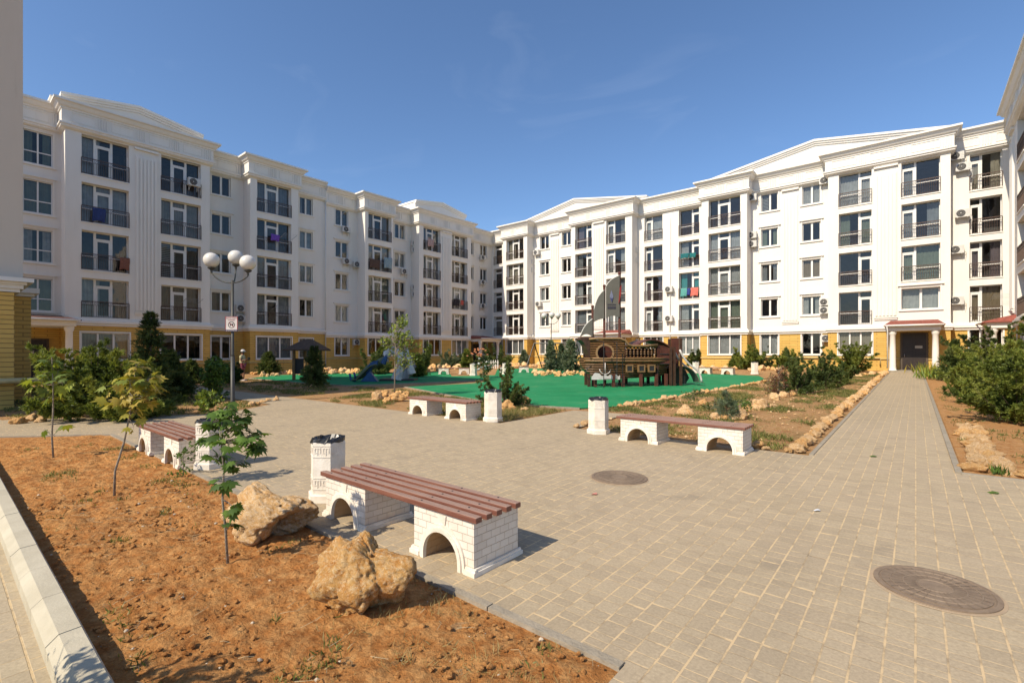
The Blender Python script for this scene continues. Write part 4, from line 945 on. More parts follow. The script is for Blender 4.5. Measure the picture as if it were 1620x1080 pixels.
# ------------------------------------------------------------------ plants
def np_mesh(name, V, F, mi, mats):
    V = np.asarray(V, dtype=np.float32); F = np.asarray(F, dtype=np.int32); k = F.shape[1]
    me = bpy.data.meshes.new(name); me.vertices.add(len(V)); me.vertices.foreach_set('co', V.ravel())
    me.loops.add(F.size); me.loops.foreach_set('vertex_index', F.ravel())
    me.polygons.add(len(F)); me.polygons.foreach_set('loop_start', np.arange(0, F.size, k, dtype=np.int32))
    for m in mats: me.materials.append(m)
    me.polygons.foreach_set('material_index', np.asarray(mi, dtype=np.int32)); me.update(calc_edges=True); return me
def blades(P, D, Ln, Wd, rg):
    """thin diamond leaves at P pointing along D"""
    n = len(P); D = D/np.linalg.norm(D, axis=1, keepdims=True); r = rg.normal(size=(n, 3)); S = np.cross(D, r); S /= np.linalg.norm(S, axis=1, keepdims=True)+1e-9
    Ln = np.reshape(Ln, (-1, 1))*np.ones((n, 1)); Wd = np.reshape(Wd, (-1, 1))*np.ones((n, 1))
    N = np.cross(D, S)
    a = P; b = P+D*Ln*.45+S*Wd*.5+N*Ln*.06; c = P+D*Ln; d = P+D*Ln*.45-S*Wd*.5+N*Ln*.06
    V = np.stack([a, b, c, d], 1).reshape(-1, 3); F = np.arange(4*n).reshape(-1, 4); return V, F
def sprays(rg, starts, dirs, lens, per, bl, bw, spread=.9):
    """needle sprays along each twig"""
    n = len(starts); t = rg.uniform(.12, 1, (n, per)); P = starts[:, None]+dirs[:, None]*(lens[:, None, None]*t[..., None])
    D = dirs[:, None]*.9+rg.normal(size=(n, per, 3))*spread*.55; P = P.reshape(-1, 3); D = D.reshape(-1, 3)
    return blades(P, D, bl*rg.uniform(.6, 1.3, len(P)), bw, rg)
def unit(v): return v/(np.linalg.norm(v, axis=-1, keepdims=True)+1e-9)
def conifer(x, y, h, r, mats, label, group=None, style='bush', seed=1, n=260, per=26, bl=.07, bw=.016, cat='shrub', name=None):
    rg = np.random.default_rng(seed); root = empty(name or ('conifer_tree' if style == 'cone' else 'juniper_shrub'), (x, y, G(x, y))); tag(root, label, cat, group)
    st = []; dr = []; ln = []; wood = MB()
    if style == 'cone':
        wood.tube([(0, 0, -.05), (rg.normal()*.02, 0, h*.5), (0, 0, h*.97)], [.035*h/2+.012, .02*h/2+.006, .004], 7)
        for i in range(n):
            z = h*(.05+.93*rg.random()**1.15); q = 1-z/h; L_ = r*(q**.85)*rg.uniform(.55, 1.15)+.05; a = rg.uniform(0, 6.28)
            d = np.array([math.cos(a), math.sin(a), rg.uniform(-.05, .45)]); d /= np.linalg.norm(d); b = np.array([0, 0, z])
            if i % 5 == 0: wood.tube([b, b+d*L_*.8], [.008, .002], 4, cap=False)
            k = max(2, int(L_/.13))
            for j in range(k):
                p = b+d*L_*(j/k); dd = d+rg.normal(size=3)*.45; st.append(p); dr.append(dd/np.linalg.norm(dd)); ln.append(L_/k*1.2+.09*q+.05)
    else:
        wood.tube([(0, 0, -.05), (0, 0, h*.35)], [.03, .012], 6)
        nb = max(14, n//9)
        for i in range(nb):
            a = rg.uniform(0, 6.28); el = rg.uniform(.12, 1.45) if style == 'bush' else rg.uniform(.9, 1.5)
            L_ = (math.cos(el)*r*1.05+math.sin(el)*h*.95)*rg.uniform(.6, 1.1)
            d = np.array([math.cos(a)*math.cos(el), math.sin(a)*math.cos(el), math.sin(el)]); b = np.array([rg.normal()*.06*r, rg.normal()*.06*r, .03+.06*rg.random()])
            mid = b+d*L_*.5+np.array([0, 0, -.04*L_]); tip = b+d*L_+np.array([0, 0, .05*L_])
            wood.tube([b, mid, tip], [.012, .007, .002], 4, cap=False)
            for j in range(9):
                t = .22+.78*(j+rg.random())/9; p = b*(1-t)**2+2*mid*t*(1-t)+tip*t*t
                for q in range(3):
                    dd = d*.8+rg.normal(size=3)*.62+np.array([0, 0, .12]); st.append(p); dr.append(dd/np.linalg.norm(dd)); ln.append(rg.uniform(.10, .28)*r**.5*(1.15-t*.5))
    V, F = sprays(rg, np.array(st), np.array(dr), np.array(ln), per, bl, bw)
    V[:, 2] = np.maximum(V[:, 2], .005)
    # light and dark clumps
    cc = F[:, 0]; key = np.sin(V[cc, 0]*7+seed)+np.sin(V[cc, 1]*8+seed*2)+np.sin(V[cc, 2]*9)+rg.normal(size=len(cc))*.7
    mi = np.where(key > .7, 1, np.where(key < -.9, 2, 0))
    link('foliage', np_mesh('foliage', V, F, mi, mats), root); wood.build('branches', M_bark, root)
    return root
def leafy(x, y, h, blobs, mats, label, group=None, n=500, ls=.07, trunk=.02, seed=2, lean=(0, 0), cat='tree', name='sapling', bark=None, tw=40):
    """small broadleaf plant: trunk, twigs and separate leaves held in clumps (blobs: x, y, z, radius)"""
    rg = np.random.default_rng(seed); root = empty(name, (x, y, G(x, y))); tag(root, label, cat, group); wood = MB()
    if trunk: wood.tube([(0, 0, -.05), (lean[0]*.3, lean[1]*.3, h*.35), (lean[0]*.75, lean[1]*.75, h*.7), (lean[0], lean[1], h*.97)], [trunk, trunk*.8, trunk*.55, trunk*.2], 8)
    P = []; D = []
    for i in range(tw):
        b = blobs[int(rg.integers(len(blobs)))]; c = np.array(b[:3]); v = unit(rg.normal(size=3)); tip = c+v*b[3]*rg.uniform(.4, 1)**.6
        z = min(max(tip[2]-.25*h*rg.random(), .03), h*.95); k = z/h; base = np.array([lean[0]*k, lean[1]*k, z])
        wood.tube([base, (base+tip)/2+np.array([0, 0, -.02]), tip], [trunk*.3+.002, trunk*.2+.002, .0015], 4, cap=False)
        m = max(3, n//tw)
        for j in range(m):
            t = rg.uniform(.35, 1.05); p = base*(1-t)+tip*t+rg.normal(size=3)*.05*b[3]*2; P.append(p); dd = (tip-base)*.6/(np.linalg.norm(tip-base)+.01)+rg.normal(size=3)*.7+np.array([0, 0, -.15]); D.append(dd)
    P = np.array(P); V, F = blades(P, np.array(D), ls*rg.uniform(.6, 1.25, len(P)), ls*.62, rg); V[:, 2] = np.maximum(V[:, 2], .01)
    mi = rg.choice(3, len(F), p=[.45, .3, .25]); link('foliage', np_mesh('foliage', V, F, mi, mats), root); wood.build('trunk', bark or M_barkg, root, smooth=True); return root
def maple(x, y, pts, rad, leaves, mats, label, seed, ls=.12, p=(.5, .25, .25)):
    """young maple: bent stem, side shoots, lobed leaves on stalks. leaves: (x, y, z, spread, count)"""
    rg = np.random.default_rng(seed); root = empty('young_maple', (x, y, soilz(x, y)-.01)); tag(root, label, 'tree', 'young maples in the red soil bed')
    w_ = MB(); w_.tube(pts, rad, 8)
    lobes = [(0, 0), (.16, -.10), (.50, -.06), (.36, .10), (.62, .36), (.33, .36), (.36, .62), (.14, .50), (0, 1.0), (-.14, .50), (-.36, .62), (-.33, .36), (-.62, .36), (-.36, .10), (-.50, -.06), (-.16, -.10)]
    V = []; F = []; mi = []
    for (cx, cy, cz, sp, cnt) in leaves:
        c = np.array([cx, cy, cz]); k = min(range(len(pts)), key=lambda i: abs(pts[i][2]-(cz-.5*sp))); b = np.array(pts[k], float)
        w_.tube([b, (b+c)/2+np.array([0, 0, .01]), c], [.006, .004, .002], 5, cap=False)
        for i in range(cnt):
            q = c+unit(rg.normal(size=3))*sp*rg.uniform(.3, 1)*np.array([1, 1, .8]); w_.tube([c+(q-c)*.1, q], [.0016, .0012], 3, cap=False)
            out = unit(q-c)*np.array([1, 1, .25])+np.array([0, 0, -.42])+rg.normal(size=3)*.3; d = out/np.linalg.norm(out)
            up = np.array([0, 0, 1.0])+rg.normal(size=3)*.35; s = unit(np.cross(d, up)); nrm = np.cross(s, d); sz = ls*rg.uniform(.65, 1.15); o = len(V)
            for (a, e) in lobes: V.append(q+s*a*sz+d*(e+.1)*sz+nrm*(-.35*abs(a)**1.3-.18*e*e)*sz)
            F += [(o, o+i1, o+i1+1) for i1 in range(1, 15)]; mi += [int(rg.choice(3, p=p))]*14
    F = [f for f in F]; link('foliage', np_mesh('foliage', V, F, mi, mats), root); w_.build('stem', M_barkg if rad[0] < .02 else M_bark, root, smooth=True); return root
def cr(dx_px, z, x, y):   # offset sideways in the view by pixels at the plant's distance
    d = depth(x, y); k = dx_px/FPX*d; return (k*RX, k*RY)
# near maple
x, y = -4.17, 1.5
def O(px, py, dd=0):   # picture position at the plant's distance -> local offset
    d = depth(x, y)+dd; t = (px-810)/FPX; X = d*(FX+t*RX)-x; Y = d*(FY+t*RY)-y; return (X, Y, CAMH+(HY-py)/FPX*d-G(x, y))
maple(x, y, [(0, 0, -.03), O(357, 840), O(352, 790), O(354, 745), O(350, 700), O(352, 650)], [.011, .0095, .0085, .007, .005, .003],
    [(*O(372, 668), .10, 18), (*O(345, 665, .08), .09, 15), (*O(395, 690), .10, 18), (*O(362, 700, -.06), .09, 16), (*O(332, 690), .075, 10), (*O(410, 705, .05), .06, 12), (*O(374, 732), .075, 11), (*O(352, 760), .05, 8), (*O(340, 722, .05), .065, 9), (*O(370, 803), .045, 9), (*O(366, 830), .035, 5), (*O(345, 650), .06, 9), (*O(382, 655, .1), .07, 10), (*O(365, 640), .05, 7)], M_map,
    'nearest young maple with dark green lobed leaves in front of the ochre boulder', 5, .10)
x, y = -7.26, 1.38
maple(x, y, [(0, 0, -.03), O(182, 745), O(196, 700), O(204, 662), O(210, 625), O(214, 585)], [.014, .012, .011, .009, .006, .003],
    [(*O(190, 632), .16, 14), (*O(210, 620, .1), .17, 16), (*O(228, 628), .15, 14), (*O(205, 600, -.1), .15, 14), (*O(232, 600), .14, 14), (*O(185, 610), .12, 9), (*O(215, 580), .11, 9), (*O(240, 615, .1), .10, 8), (*O(212, 650), .13, 10), (*O(212, 676), .05, 2)], M_yel,
    'yellowing young maple leaning right in the red soil bed, in front of junipers', 6, .125)
x, y = -10.6, 1.25
maple(x, y, [(0, 0, -.03), O(82, 690), O(84, 650), O(84, 610), O(82, 565)], [.014, .012, .011, .008, .004],
    [(*O(82, 570), .12, 9), (*O(68, 608), .17, 7), (*O(98, 605), .17, 8), (*O(70, 590), .13, 6), (*O(92, 585), .12, 7), (*O(84, 625), .13, 5), (*O(70, 678), .07, 1), (*O(103, 672), .07, 2)], M_brg,
    'sparse young maple with pale leaves at the left end of the red soil bed', 7, .17)
x, y = gp(290, 752)
leafy(x, y, .42, [(0, 0, .12, .18), (.1, .05, .32, .12), (-.12, 0, .28, .1)], M_map, 'small leafy weed plant growing beside the far end block of left bench', n=170, ls=.045, trunk=.006, seed=8, cat='plant', name='leafy_plant', tw=14)
# big planting behind the left path
G_j = 'junipers behind the left paving'
def cf(px, py, h, r, mats, label, **k): x_, y_ = gp(px, py); return conifer(x_, y_, h, r, mats, label, **k)
cf(150, 662, 1.55, 1.05, M_jun, 'large feathery juniper behind the sparse young maple at left', group=G_j, seed=21, n=420, per=46, bl=.10, bw=.026)
cf(118, 650, 1.6, 0.85, M_jun, 'juniper close to the brick corner, left of the large feathery one', group=G_j, seed=22, n=300, per=40, bl=.10, bw=.026)
cf(205, 664, 1.1, 0.8, M_jun, 'lower juniper behind the yellowing young maple', group=G_j, seed=23, n=320, per=42, bl=.10, bw=.026)
cf(238, 640, 2.95, 0.7, M_spr, 'tall thin spruce standing before the left block windows', group='conifers before the left block', style='cone', seed=24, n=300, per=26, bl=.10, bw=.022, cat='tree')
cf(268, 632, 1.7, 0.75, M_spr, 'dark dense conifer right of the tall spruce', group='conifers before the left block', style='cone', seed=25, n=380, per=34, bl=.10, bw=.026, cat='tree')
cf(215, 625, 1.3, 0.8, M_spr, 'dark shrub behind the juniper at the foot of the tall spruce', seed=26, n=180, per=34, bl=.10, bw=.028)
x, y = gp(336, 632)
leafy(x, y, 1.25, [(-.3, 0, .8, .42), (.25, 0, .9, .42), (0, .1, .45, .5), (.1, 0, 1.15, .3)], M_map, 'dark leafy bush left of the street lamp', n=1500, ls=.12, trunk=.02, seed=31, cat='shrub', name='leafy_bush', tw=60)
x, y = gp(330, 652)
leafy(x, y, .5, [(-.3, 0, .25, .3), (.25, 0, .28, .32), (0, 0, .4, .25)], M_brg, 'low yellow green weed clump at the paving edge near the lamp', n=700, ls=.10, trunk=.008, seed=32, cat='plant', name='leafy_plant', tw=40)
cf(302, 606, 1.25, .6, M_spr, 'small conifer left of the person by the left block', style='cone', seed=33, n=160, per=26, bl=.12, bw=.035, cat='tree')
x, y = gp(345, 608); leafy(x, y, 1.5, [(0, 0, .8, .75), (.5, 0, .6, .5)], M_map, 'round dark bush between the lamp pole and the left block', n=1400, ls=.14, trunk=.02, seed=34, cat='shrub', name='leafy_bush', tw=60)
cf(362, 606, 0.8, 0.5, M_spr, 'dark low conifer right beside the lamp pole in the shade', seed=35, n=180, per=30, bl=.12, bw=.035)
cf(425, 592, 1.6, .8, M_spr, 'small cone shaped conifer before the wide window of the left block', style='cone', seed=36, n=200, per=26, bl=.13, bw=.04, cat='tree')
cf(497, 613, 1.9, 0.62, M_spr, 'dark green conifer on a bare stem beside the little pavilion', style='cone', seed=37, n=190, per=34, bl=.09, bw=.028, cat='tree')
x, y = gp(624, 628)
leafy(x, y, 2.75, [(-.1, 0, 2.35, .35), (.35, .25, 2.2, .42), (.15, .1, 1.75, .38), (.75, .5, 1.75, .36), (.3, .2, 2.75, .22), (.55, .4, 1.45, .25), (-.25, -.2, 2.0, .2)], M_brg, 'lone slender sapling with sunlit yellow green leaves in a ring of rocks', n=900, ls=.11, trunk=.028, seed=41, lean=(.05, .04), tw=70)
cf(797, 646, 1.35, .42, M_spr, 'spreading juniper right behind the bin of the middle bench', seed=42, n=200, per=34, bl=.07, bw=.02)
bk = [(590, 592, 1.5, .8, 0), (604, 590, 1.9, .7, 2), (660, 596, 1.4, .55, 2), (672, 589, 1.9, .9, 0), (648, 590, 1.4, .8, 0), (706, 582, 1.5, .7, 1), (726, 581, 1.1, .6, 1), (738, 586, 1.7, .55, 2), (786, 579, 2.2, 1.0, 0), (829, 578, 1.6, .6, 1), (872, 590, 2.3, .55, 1), (903, 590, 2.4, .75, 1), (888, 586, 2.1, .5, 1),
      (1102, 580, 1.3, .8, 0), (1143, 578, 2.3, 1.1, 0), (1164, 582, 1.2, .5, 2), (1183, 584, 1.9, .9, 2), (1203, 583, 1.3, .9, 0), (1224, 582, 2.0, 1.0, 0), (1241, 583, 1.1, .8, 2)]
bl_ = ['left of the dragon slide', 'directly behind the dragon slide', 'in the shade just right of the dragon slide', 'right of the rocky dragon tail', 'between slide and distant bench', 'under the left window of the far bay', 'under the right window of the far bay', 'left of the rose bush', 'in front of the corner porch', 'under the first sunlit ground floor window',
       'pale, in the stone ring before the swings', 'widest in the stone ring before the swings', 'thin, between the two in the stone ring', 'just right of the ship slide', 'tall, under the three part ground window', 'small, right of the three part ground window', 'under the recess right of the ship', 'beside the last distant bin', 'dark, between two ground floor windows', 'low, left of the rust leaved bush']
for i, ((px, py, h, r, k), l) in enumerate(zip(bk, bl_)):
    cf(px, py, h, r, [M_spr, M_pine, M_jun][k], 'distant shrub '+l, group='shrubs along the blocks', style='cone' if h/r > 2.2 else 'bush', seed=60+i, n=150, per=24, bl=.15, bw=.05)
def roses():
    x_, y_ = gp(764, 598); r = leafy(x_, y_, 1.5, [(0, 0, .6, .6), (.3, .2, .9, .5), (-.2, -.1, 1.1, .4)], M_spr, 'dark rose bush with white and orange blossoms beside a distant bin', n=900, ls=.13, trunk=.02, seed=51, cat='shrub', name='rose_bush', tw=50)
    for (m, c, z0, z1, n) in ((mat('petal_white', (.75, .75, .72), .6), 0, .5, 1.2, 26), (mat('petal_orange', (.70, .28, .14), .6), 1, 1.3, 1.75, 26)):
        for i in range(n):
            b = MB(); a = random.uniform(0, 6.28); q = random.uniform(.2, .62); cx, cy, cz = q*math.cos(a)-(.25 if c else 0), q*math.sin(a)-(.2 if c else 0), random.uniform(z0, z1)
            b.lathe([(.01, -.04), (.07, 0), (.08, .03), (.045, .02), (.03, .05), (.006, .04)], 7, (0, 0, 0)); b.build('blossom', m, r, loc=(cx, cy, cz))
roses()
# weedy bed and shrubs right of the ship
cf(1264, 622, 1.35, 0.45, M_spr, 'dark juniper right behind the rust leaved bush', seed=91, n=190, per=34, bl=.09, bw=.026)
cf(1300, 615, 1.5, 0.42, M_spr, 'dark juniper with an upright tip right of the rust bush', seed=92, n=180, per=34, bl=.09, bw=.026)
cf(1328, 607, 1.1, 0.4, M_spr, 'dark juniper at the right end of the shrub row', seed=93, n=150, per=30, bl=.10, bw=.03)
cf(1346, 588, 1.9, 0.9, M_jun, 'sunny green round shrub left of the entrance porch', seed=94, n=320, per=32, bl=.12, bw=.035)
cf(1386, 584, .9, .5, M_jun, 'small green shrub by the porch step left of the entrance', seed=95, n=90, per=24, bl=.10, bw=.03)
x, y = gp(1232, 626); leafy(x, y, 1.15, [(0, 0, .5, .45), (.35, .25, .4, .35), (-.3, -.2, .45, .35), (.1, .1, .9, .2)], M_rdl, 'rust red leaved bush among rocks in the weedy bed', n=1300, ls=.06, trunk=.015, seed=96, cat='shrub', name='rust_leaved_bush', tw=90)
cf(1150, 662, 0.62, 0.16, M_pine, 'tiny young pine in the ring of rocks behind the bench', style='cone', seed=97, n=40, per=36, bl=.10, bw=.012, cat='tree')
x, y = gp(1170, 655); leafy(x, y, .4, [(0, 0, .2, .2), (.2, .1, .25, .2)], M_map, 'small leafy weed beside the tiny pine', n=300, ls=.06, trunk=.006, seed=98, cat='plant', name='leafy_plant', tw=20)
x, y = gp(1095, 632); leafy(x, y, .38, [(-.2, 0, .15, .2), (.1, 0, .2, .2), (.35, .1, .2, .18)], M_spr, 'low weed sprawling over the stone edge of the green ground', n=320, ls=.06, trunk=.006, seed=99, cat='plant', name='leafy_plant', tw=24)
x, y = gp(1130, 650); leafy(x, y, .42, [(-.15, 0, .15, .2), (.2, 0, .22, .22)], M_spr, 'low dark weed left of the tiny pine', n=320, ls=.06, trunk=.006, seed=100, cat='plant', name='leafy_plant', tw=24)
# big junipers on the right
Gr = 'big junipers in the right bed'
cf(1612, 668, 1.4, 0.95, M_jun, 'nearest big juniper at the right edge', group=Gr, seed=101, n=460, per=52, bl=.075, bw=.02)
cf(1585, 640, 1.5, 0.95, M_jun, 'big juniper just behind the nearest one, left of it', group=Gr, seed=102, n=420, per=46, bl=.085, bw=.023)
cf(1560, 620, 1.5, 0.85, M_jun, 'third big juniper, in front of the small spruce', group=Gr, seed=103, n=380, per=40, bl=.095, bw=.027)
cf(1612, 625, 2.2, 1.15, M_jun, 'tallest juniper behind the others at the right edge', group=Gr, seed=104, n=420, per=42, bl=.10, bw=.028)
cf(1575, 606, 2.8, 1.3, M_spr, 'loose tall conifer before the right corner porch', group=Gr, seed=106, n=260, per=36, bl=.12, bw=.03)
cf(1512, 603, 2.0, .75, M_spr, 'small pointed spruce right of the entrance column', style='cone', seed=105, n=230, per=28, bl=.12, bw=.034, cat='tree')
def iris(px, py, n, h, m, label, seed, sp=.45):
    rg = np.random.default_rng(seed); x_, y_ = gp(px, py); P = rg.normal(size=(n, 3))*np.array([sp, sp, 0]); D = rg.normal(size=(n, 3))*.33+np.array([0, 0, 1.])
    V, F = blades(P, D, h*rg.uniform(.6, 1.2, n), .08*min(1, h/.6), rg); V[:, 2] = np.maximum(V[:, 2], 0)
    o = link('blade_leaved_plant', np_mesh('blade_leaved_plant', V, F, rg.choice(3, n, p=[.5, .25, .25]), m), None, (x_, y_, G(x_, y_))); tag(o, label, 'plant', 'blade leaved plants by the entrance')
iris(1470, 592, 110, .75, M_yel, 'yellow green clump of blade leaves at the path end beside the porch', 1)
iris(1486, 600, 90, .7, M_brg, 'green clump of blade leaves right of the yellow one', 2)
iris(1500, 601, 80, .6, M_brg, 'rightmost clump of blade leaves before the spruce', 3)
iris(1580, 750, 60, .14, M_map, 'small green tuft at the corner of the right bed', 4, .045)
# grass and weeds
def grass(name, poly, n, h, thr, label, seed, mats=M_grass, sc_=.9, wd=.008):
    rg = np.random.default_rng(seed); xs = [p[0] for p in poly]; ys = [p[1] for p in poly]; P = []
    def inside(a, b):
        c = False; j = len(poly)-1
        for i in range(len(poly)):
            if (poly[i][1] > b) != (poly[j][1] > b) and a < (poly[j][0]-poly[i][0])*(b-poly[i][1])/(poly[j][1]-poly[i][1])+poly[i][0]: c = not c
            j = i
        return c
    tries = 0
    while len(P) < n and tries < n*30:
        tries += 1; a, b = rg.uniform(min(xs), max(xs)), rg.uniform(min(ys), max(ys))
        v = noise.noise(Vector((a*sc_, b*sc_, seed)))+.5*noise.noise(Vector((a*sc_*3, b*sc_*3, seed)))
        if v+rg.normal()*.06 > thr and inside(a, b):
            for _ in range(3): P.append((a+rg.normal()*.02, b+rg.normal()*.02, 0))
    P = np.array(P[:n]); P[:, 2] = G(P[:, 0], P[:, 1])-.005; D = rg.normal(size=P.shape)*.75+np.array([0, 0, .8]); D[:, 2] = np.abs(D[:, 2])+.15
    V, F = blades(P, D, h*rg.uniform(.5, 1.4, len(P)), wd, rg)
    o = link(name, np_mesh(name, V, F, rg.choice(3, len(F), p=[.55, .28, .17]), mats)); tag(o, label, 'grass', kind='stuff')
bed3 = [(-5.5, 9), (-1.75, 9), (-1.7, 20), (-1.8, 40), (-5.5, 32), (-6.2, 20), (-6.4, 13.2), (-6.9, 12), (-5.7, 11.5)]
grass('grass', bed3, 42000, .085, .10, 'patchy low green weeds in the bed left of the long path', 3, sc_=.7, wd=.014)
grass('dry_grass', bed3, 9000, .06, -.2, 'sparse dry grass in the bed left of the long path', 4, [M_grass[2], M_grass[1], M_grass[2]])
bed2 = [(-15.8, 8.5), (-7.5, 8.5), (-7.45, 11.4), (-9.9, 11.2), (-13.5, 12.3), (-17, 13)]
grass('grass', bed2, 14000, .085, .06, 'low weeds in the bed behind the middle bench', 5, sc_=.8, wd=.013)
grass('dry_grass', [(-8.6, 8.5), (-7.45, 8.5), (-7.5, 11), (-9, 11.1)], 5000, .15, -.3, 'dry tufts of grass behind the bin at the middle bench', 6, [M_grass[2], M_grass[1], M_grass[0]])
grass('weeds', [(-12, .7), (-1.4, .7), (-1.4, 2.25), (-12, 2.25)], 2600, .045, .40, 'tiny green weeds scattered on the red soil', 7, sc_=2.2, wd=.009)
grass('dry_grass', [(-2.6, 1.1), (-1.3, 1.1), (-1.3, 2.3), (-3.2, 2.3)], 900, .06, .12, 'dry straw tufts on the red soil near the paving corner', 8, [M_grass[2]]*3, sc_=3, wd=.004)
grass('grass', [(.6, 9), (6, 9), (6, 30), (.6, 30)], 5000, .07, .28, 'thin weeds in the right bed', 9, sc_=1.1, wd=.012)
grass('grass', [(-33, 9), (-20, 8.6), (-18, 9), (-17, 12.8), (-21, 12.3), (-30, 12.2)], 9000, .10, .12, 'shaded weeds in front of the green ground at left', 10, wd=.016)
grass('grass', [(-29, 1.5), (-17.6, 1.3), (-14.6, 5), (-15.9, 6.7), (-28, 6.7)], 12000, .10, .0, 'shaded weeds around the junipers at left', 11, wd=.016)
def pebbles(poly, n, smin, smax, m, label, seed, name='soil_clods'):
    rg = np.random.default_rng(seed); xs = [p[0] for p in poly]; ys = [p[1] for p in poly]; b = MB(); n0 = 0
    ico = [(0, 0, 1), (.89, 0, .45), (.28, .85, .45), (-.72, .53, .45), (-.72, -.53, .45), (.28, -.85, .45), (.72, .53, -.3), (-.28, .85, -.3), (-.89, 0, -.3), (-.28, -.85, -.3), (.72, -.53, -.3)]
    fs = [(0, 1, 2), (0, 2, 3), (0, 3, 4), (0, 4, 5), (0, 5, 1), (1, 6, 2), (2, 7, 3), (3, 8, 4), (4, 9, 5), (5, 10, 1), (2, 6, 7), (3, 7, 8), (4, 8, 9), (5, 9, 10), (1, 10, 6)]
    for i in range(n):
        a, c = rg.uniform(min(xs), max(xs)), rg.uniform(min(ys), max(ys)); s = smin+(smax-smin)*rg.random()**4
        if noise.noise(Vector((a*1.5, c*1.5, 3)))+rg.normal()*.25 < -.05: continue
        z = G(a, c)+.012+.025*noise.noise(Vector((a*1.1, c*1.1, 0)))
        k = rg.uniform(.7, 1.3, (11, 1)); b.add([(a+s*v[0]*float(q), c+s*v[1]*float(q), z+s*.7*v[2]*float(q)) for v, q in zip(ico, k)], fs)
    tag(b.build(name, m, fix=False), label, 'soil', kind='stuff')
pebbles([(-8, .62), (-1.25, 2.3)], 6500, .003, .024, M_soil, 'crumbs and clods of red earth on the soil bed', 1)
def twigs(poly, n, seed, label):
    rg = np.random.default_rng(seed); b = MB()
    for i in range(n):
        a, c = rg.uniform(poly[0][0], poly[1][0]), rg.uniform(poly[0][1], poly[1][1]); an = rg.uniform(0, 3.14); l = rg.uniform(.04, .16); z = G(a, c)+.035
        b.tube([(a, c, z), (a+l*.5*math.cos(an), c+l*.5*math.sin(an), z+.012), (a+l*math.cos(an+.4), c+l*math.sin(an+.4), z-.004)], .0016, 3, cap=False)
    tag(b.build('dry_straw', mat('straw', (.42, .33, .19), .8), fix=False), label, 'straw', kind='stuff')
twigs([(-7, .65), (-1.3, 2.3)], 130, 5, 'dry straw and thin twigs lying on the red soil')
pebbles([(-8, .62), (-1.25, 2.3)], 260, .004, .018, mat('pale_pebble', (.50, .42, .31), .8, .2, 9), 'small pale pebbles scattered on the red soil', 2, 'gravel')
pebbles([(.6, 9), (5, 24)], 1500, .01, .04, M_soil2, 'clods of earth in the right bed', 3)
pebbles([(-6, 9), (-1.8, 26)], 1500, .01, .04, M_rock, 'small pale stones in the weedy bed', 4, 'gravel')
# ------------------------------------------------------------------ street lamps
def globe_mat():
    m, t, b = newmat('milky_globe'); b.inputs['Base Color'].default_value = (.62, .60, .56, 1); b.inputs['Roughness'].default_value = .22
    b.inputs['Subsurface Weight'].default_value = .25; b.inputs['Subsurface Radius'].default_value = (.1, .1, .1); return m
M_globe = globe_mat()
def lamp(x, y, H, zg, arms, rg_, label, reach=.55):
    r = empty('street_lamp', (x, y, G(x, y)-.01)); tag(r, label, 'street lamp'); zj = H
    b = MB(); b.tube([(0, 0, 0), (0, 0, .02), (0, 0, 1.55)], [.07, .062, .062], 14); b.tube([(0, 0, 1.55), (0, 0, 1.6), (0, 0, zj)], [.062, .045, .04], 14); b.build('pole', M_pole, r, smooth=True)
    b = MB(); b.lathe([(.12, 0), (.12, .03), (.08, .05)], 16); b.build('foot', M_pole, r)
    for a, z_ in arms:
        c, s = math.cos(a), math.sin(a); zt = zg+z_; b = MB()
        pts = [(reach*c*q, reach*s*q, zj-.08+(zt-rg_-.18-zj+.08)*q**2.6) for q in [k/10 for k in range(11)]]; b.tube(pts, .02, 8); b.build('arm', M_pole, r, smooth=True)
        b = MB(); b.lathe([(.03, -.14), (.035, -.05), (.11, .0), (.115, .03)], 16); fo = b.build('globe_fitter', M_pole, r, loc=(reach*c, reach*s, zt-rg_-.03), smooth=False)
        b = MB(); b.sphere((0, 0, 0), rg_, 28, 18); go = b.build('globe', M_globe, r, smooth=True, loc=(reach*c, reach*s, zt))
    return r
M_pole = mat('grey_pole', (.055, .055, .05), .5, .15, 4)
ang = math.atan2(RY, RX)
LX, LY = gp(368, 639)
lamp(LX, LY, 3.98, 4.60, [(ang+R_(180), .03), (ang+R_(112), .24), (ang-R_(22), -.10)], .238, 'three globe street lamp with a small pictogram sign in front of the left block', .68)
lx, ly = gp(872, 583.5); lamp(lx, ly, 3.95, 4.62, [(ang+R_(180), 0), (ang, 0), (ang-R_(90), 0)], .25, 'distant globe lamp behind the swings in front of the back block', .60)
def text_mesh(s, size, m, parent, loc, rot, ext=.002):
    c = bpy.data.curves.new('lettering', 'FONT'); c.body = s; c.size = size; c.align_x = 'CENTER'; c.extrude = ext
    o = bpy.data.objects.new('t', c); col.objects.link(o); dg = bpy.context.evaluated_depsgraph_get(); dg.update(); me = bpy.data.meshes.new_from_object(o.evaluated_get(dg)); bpy.data.objects.remove(o)
    me.materials.clear(); me.materials.append(m); k = link('lettering', me, parent, loc); k.rotation_euler = rot; return k
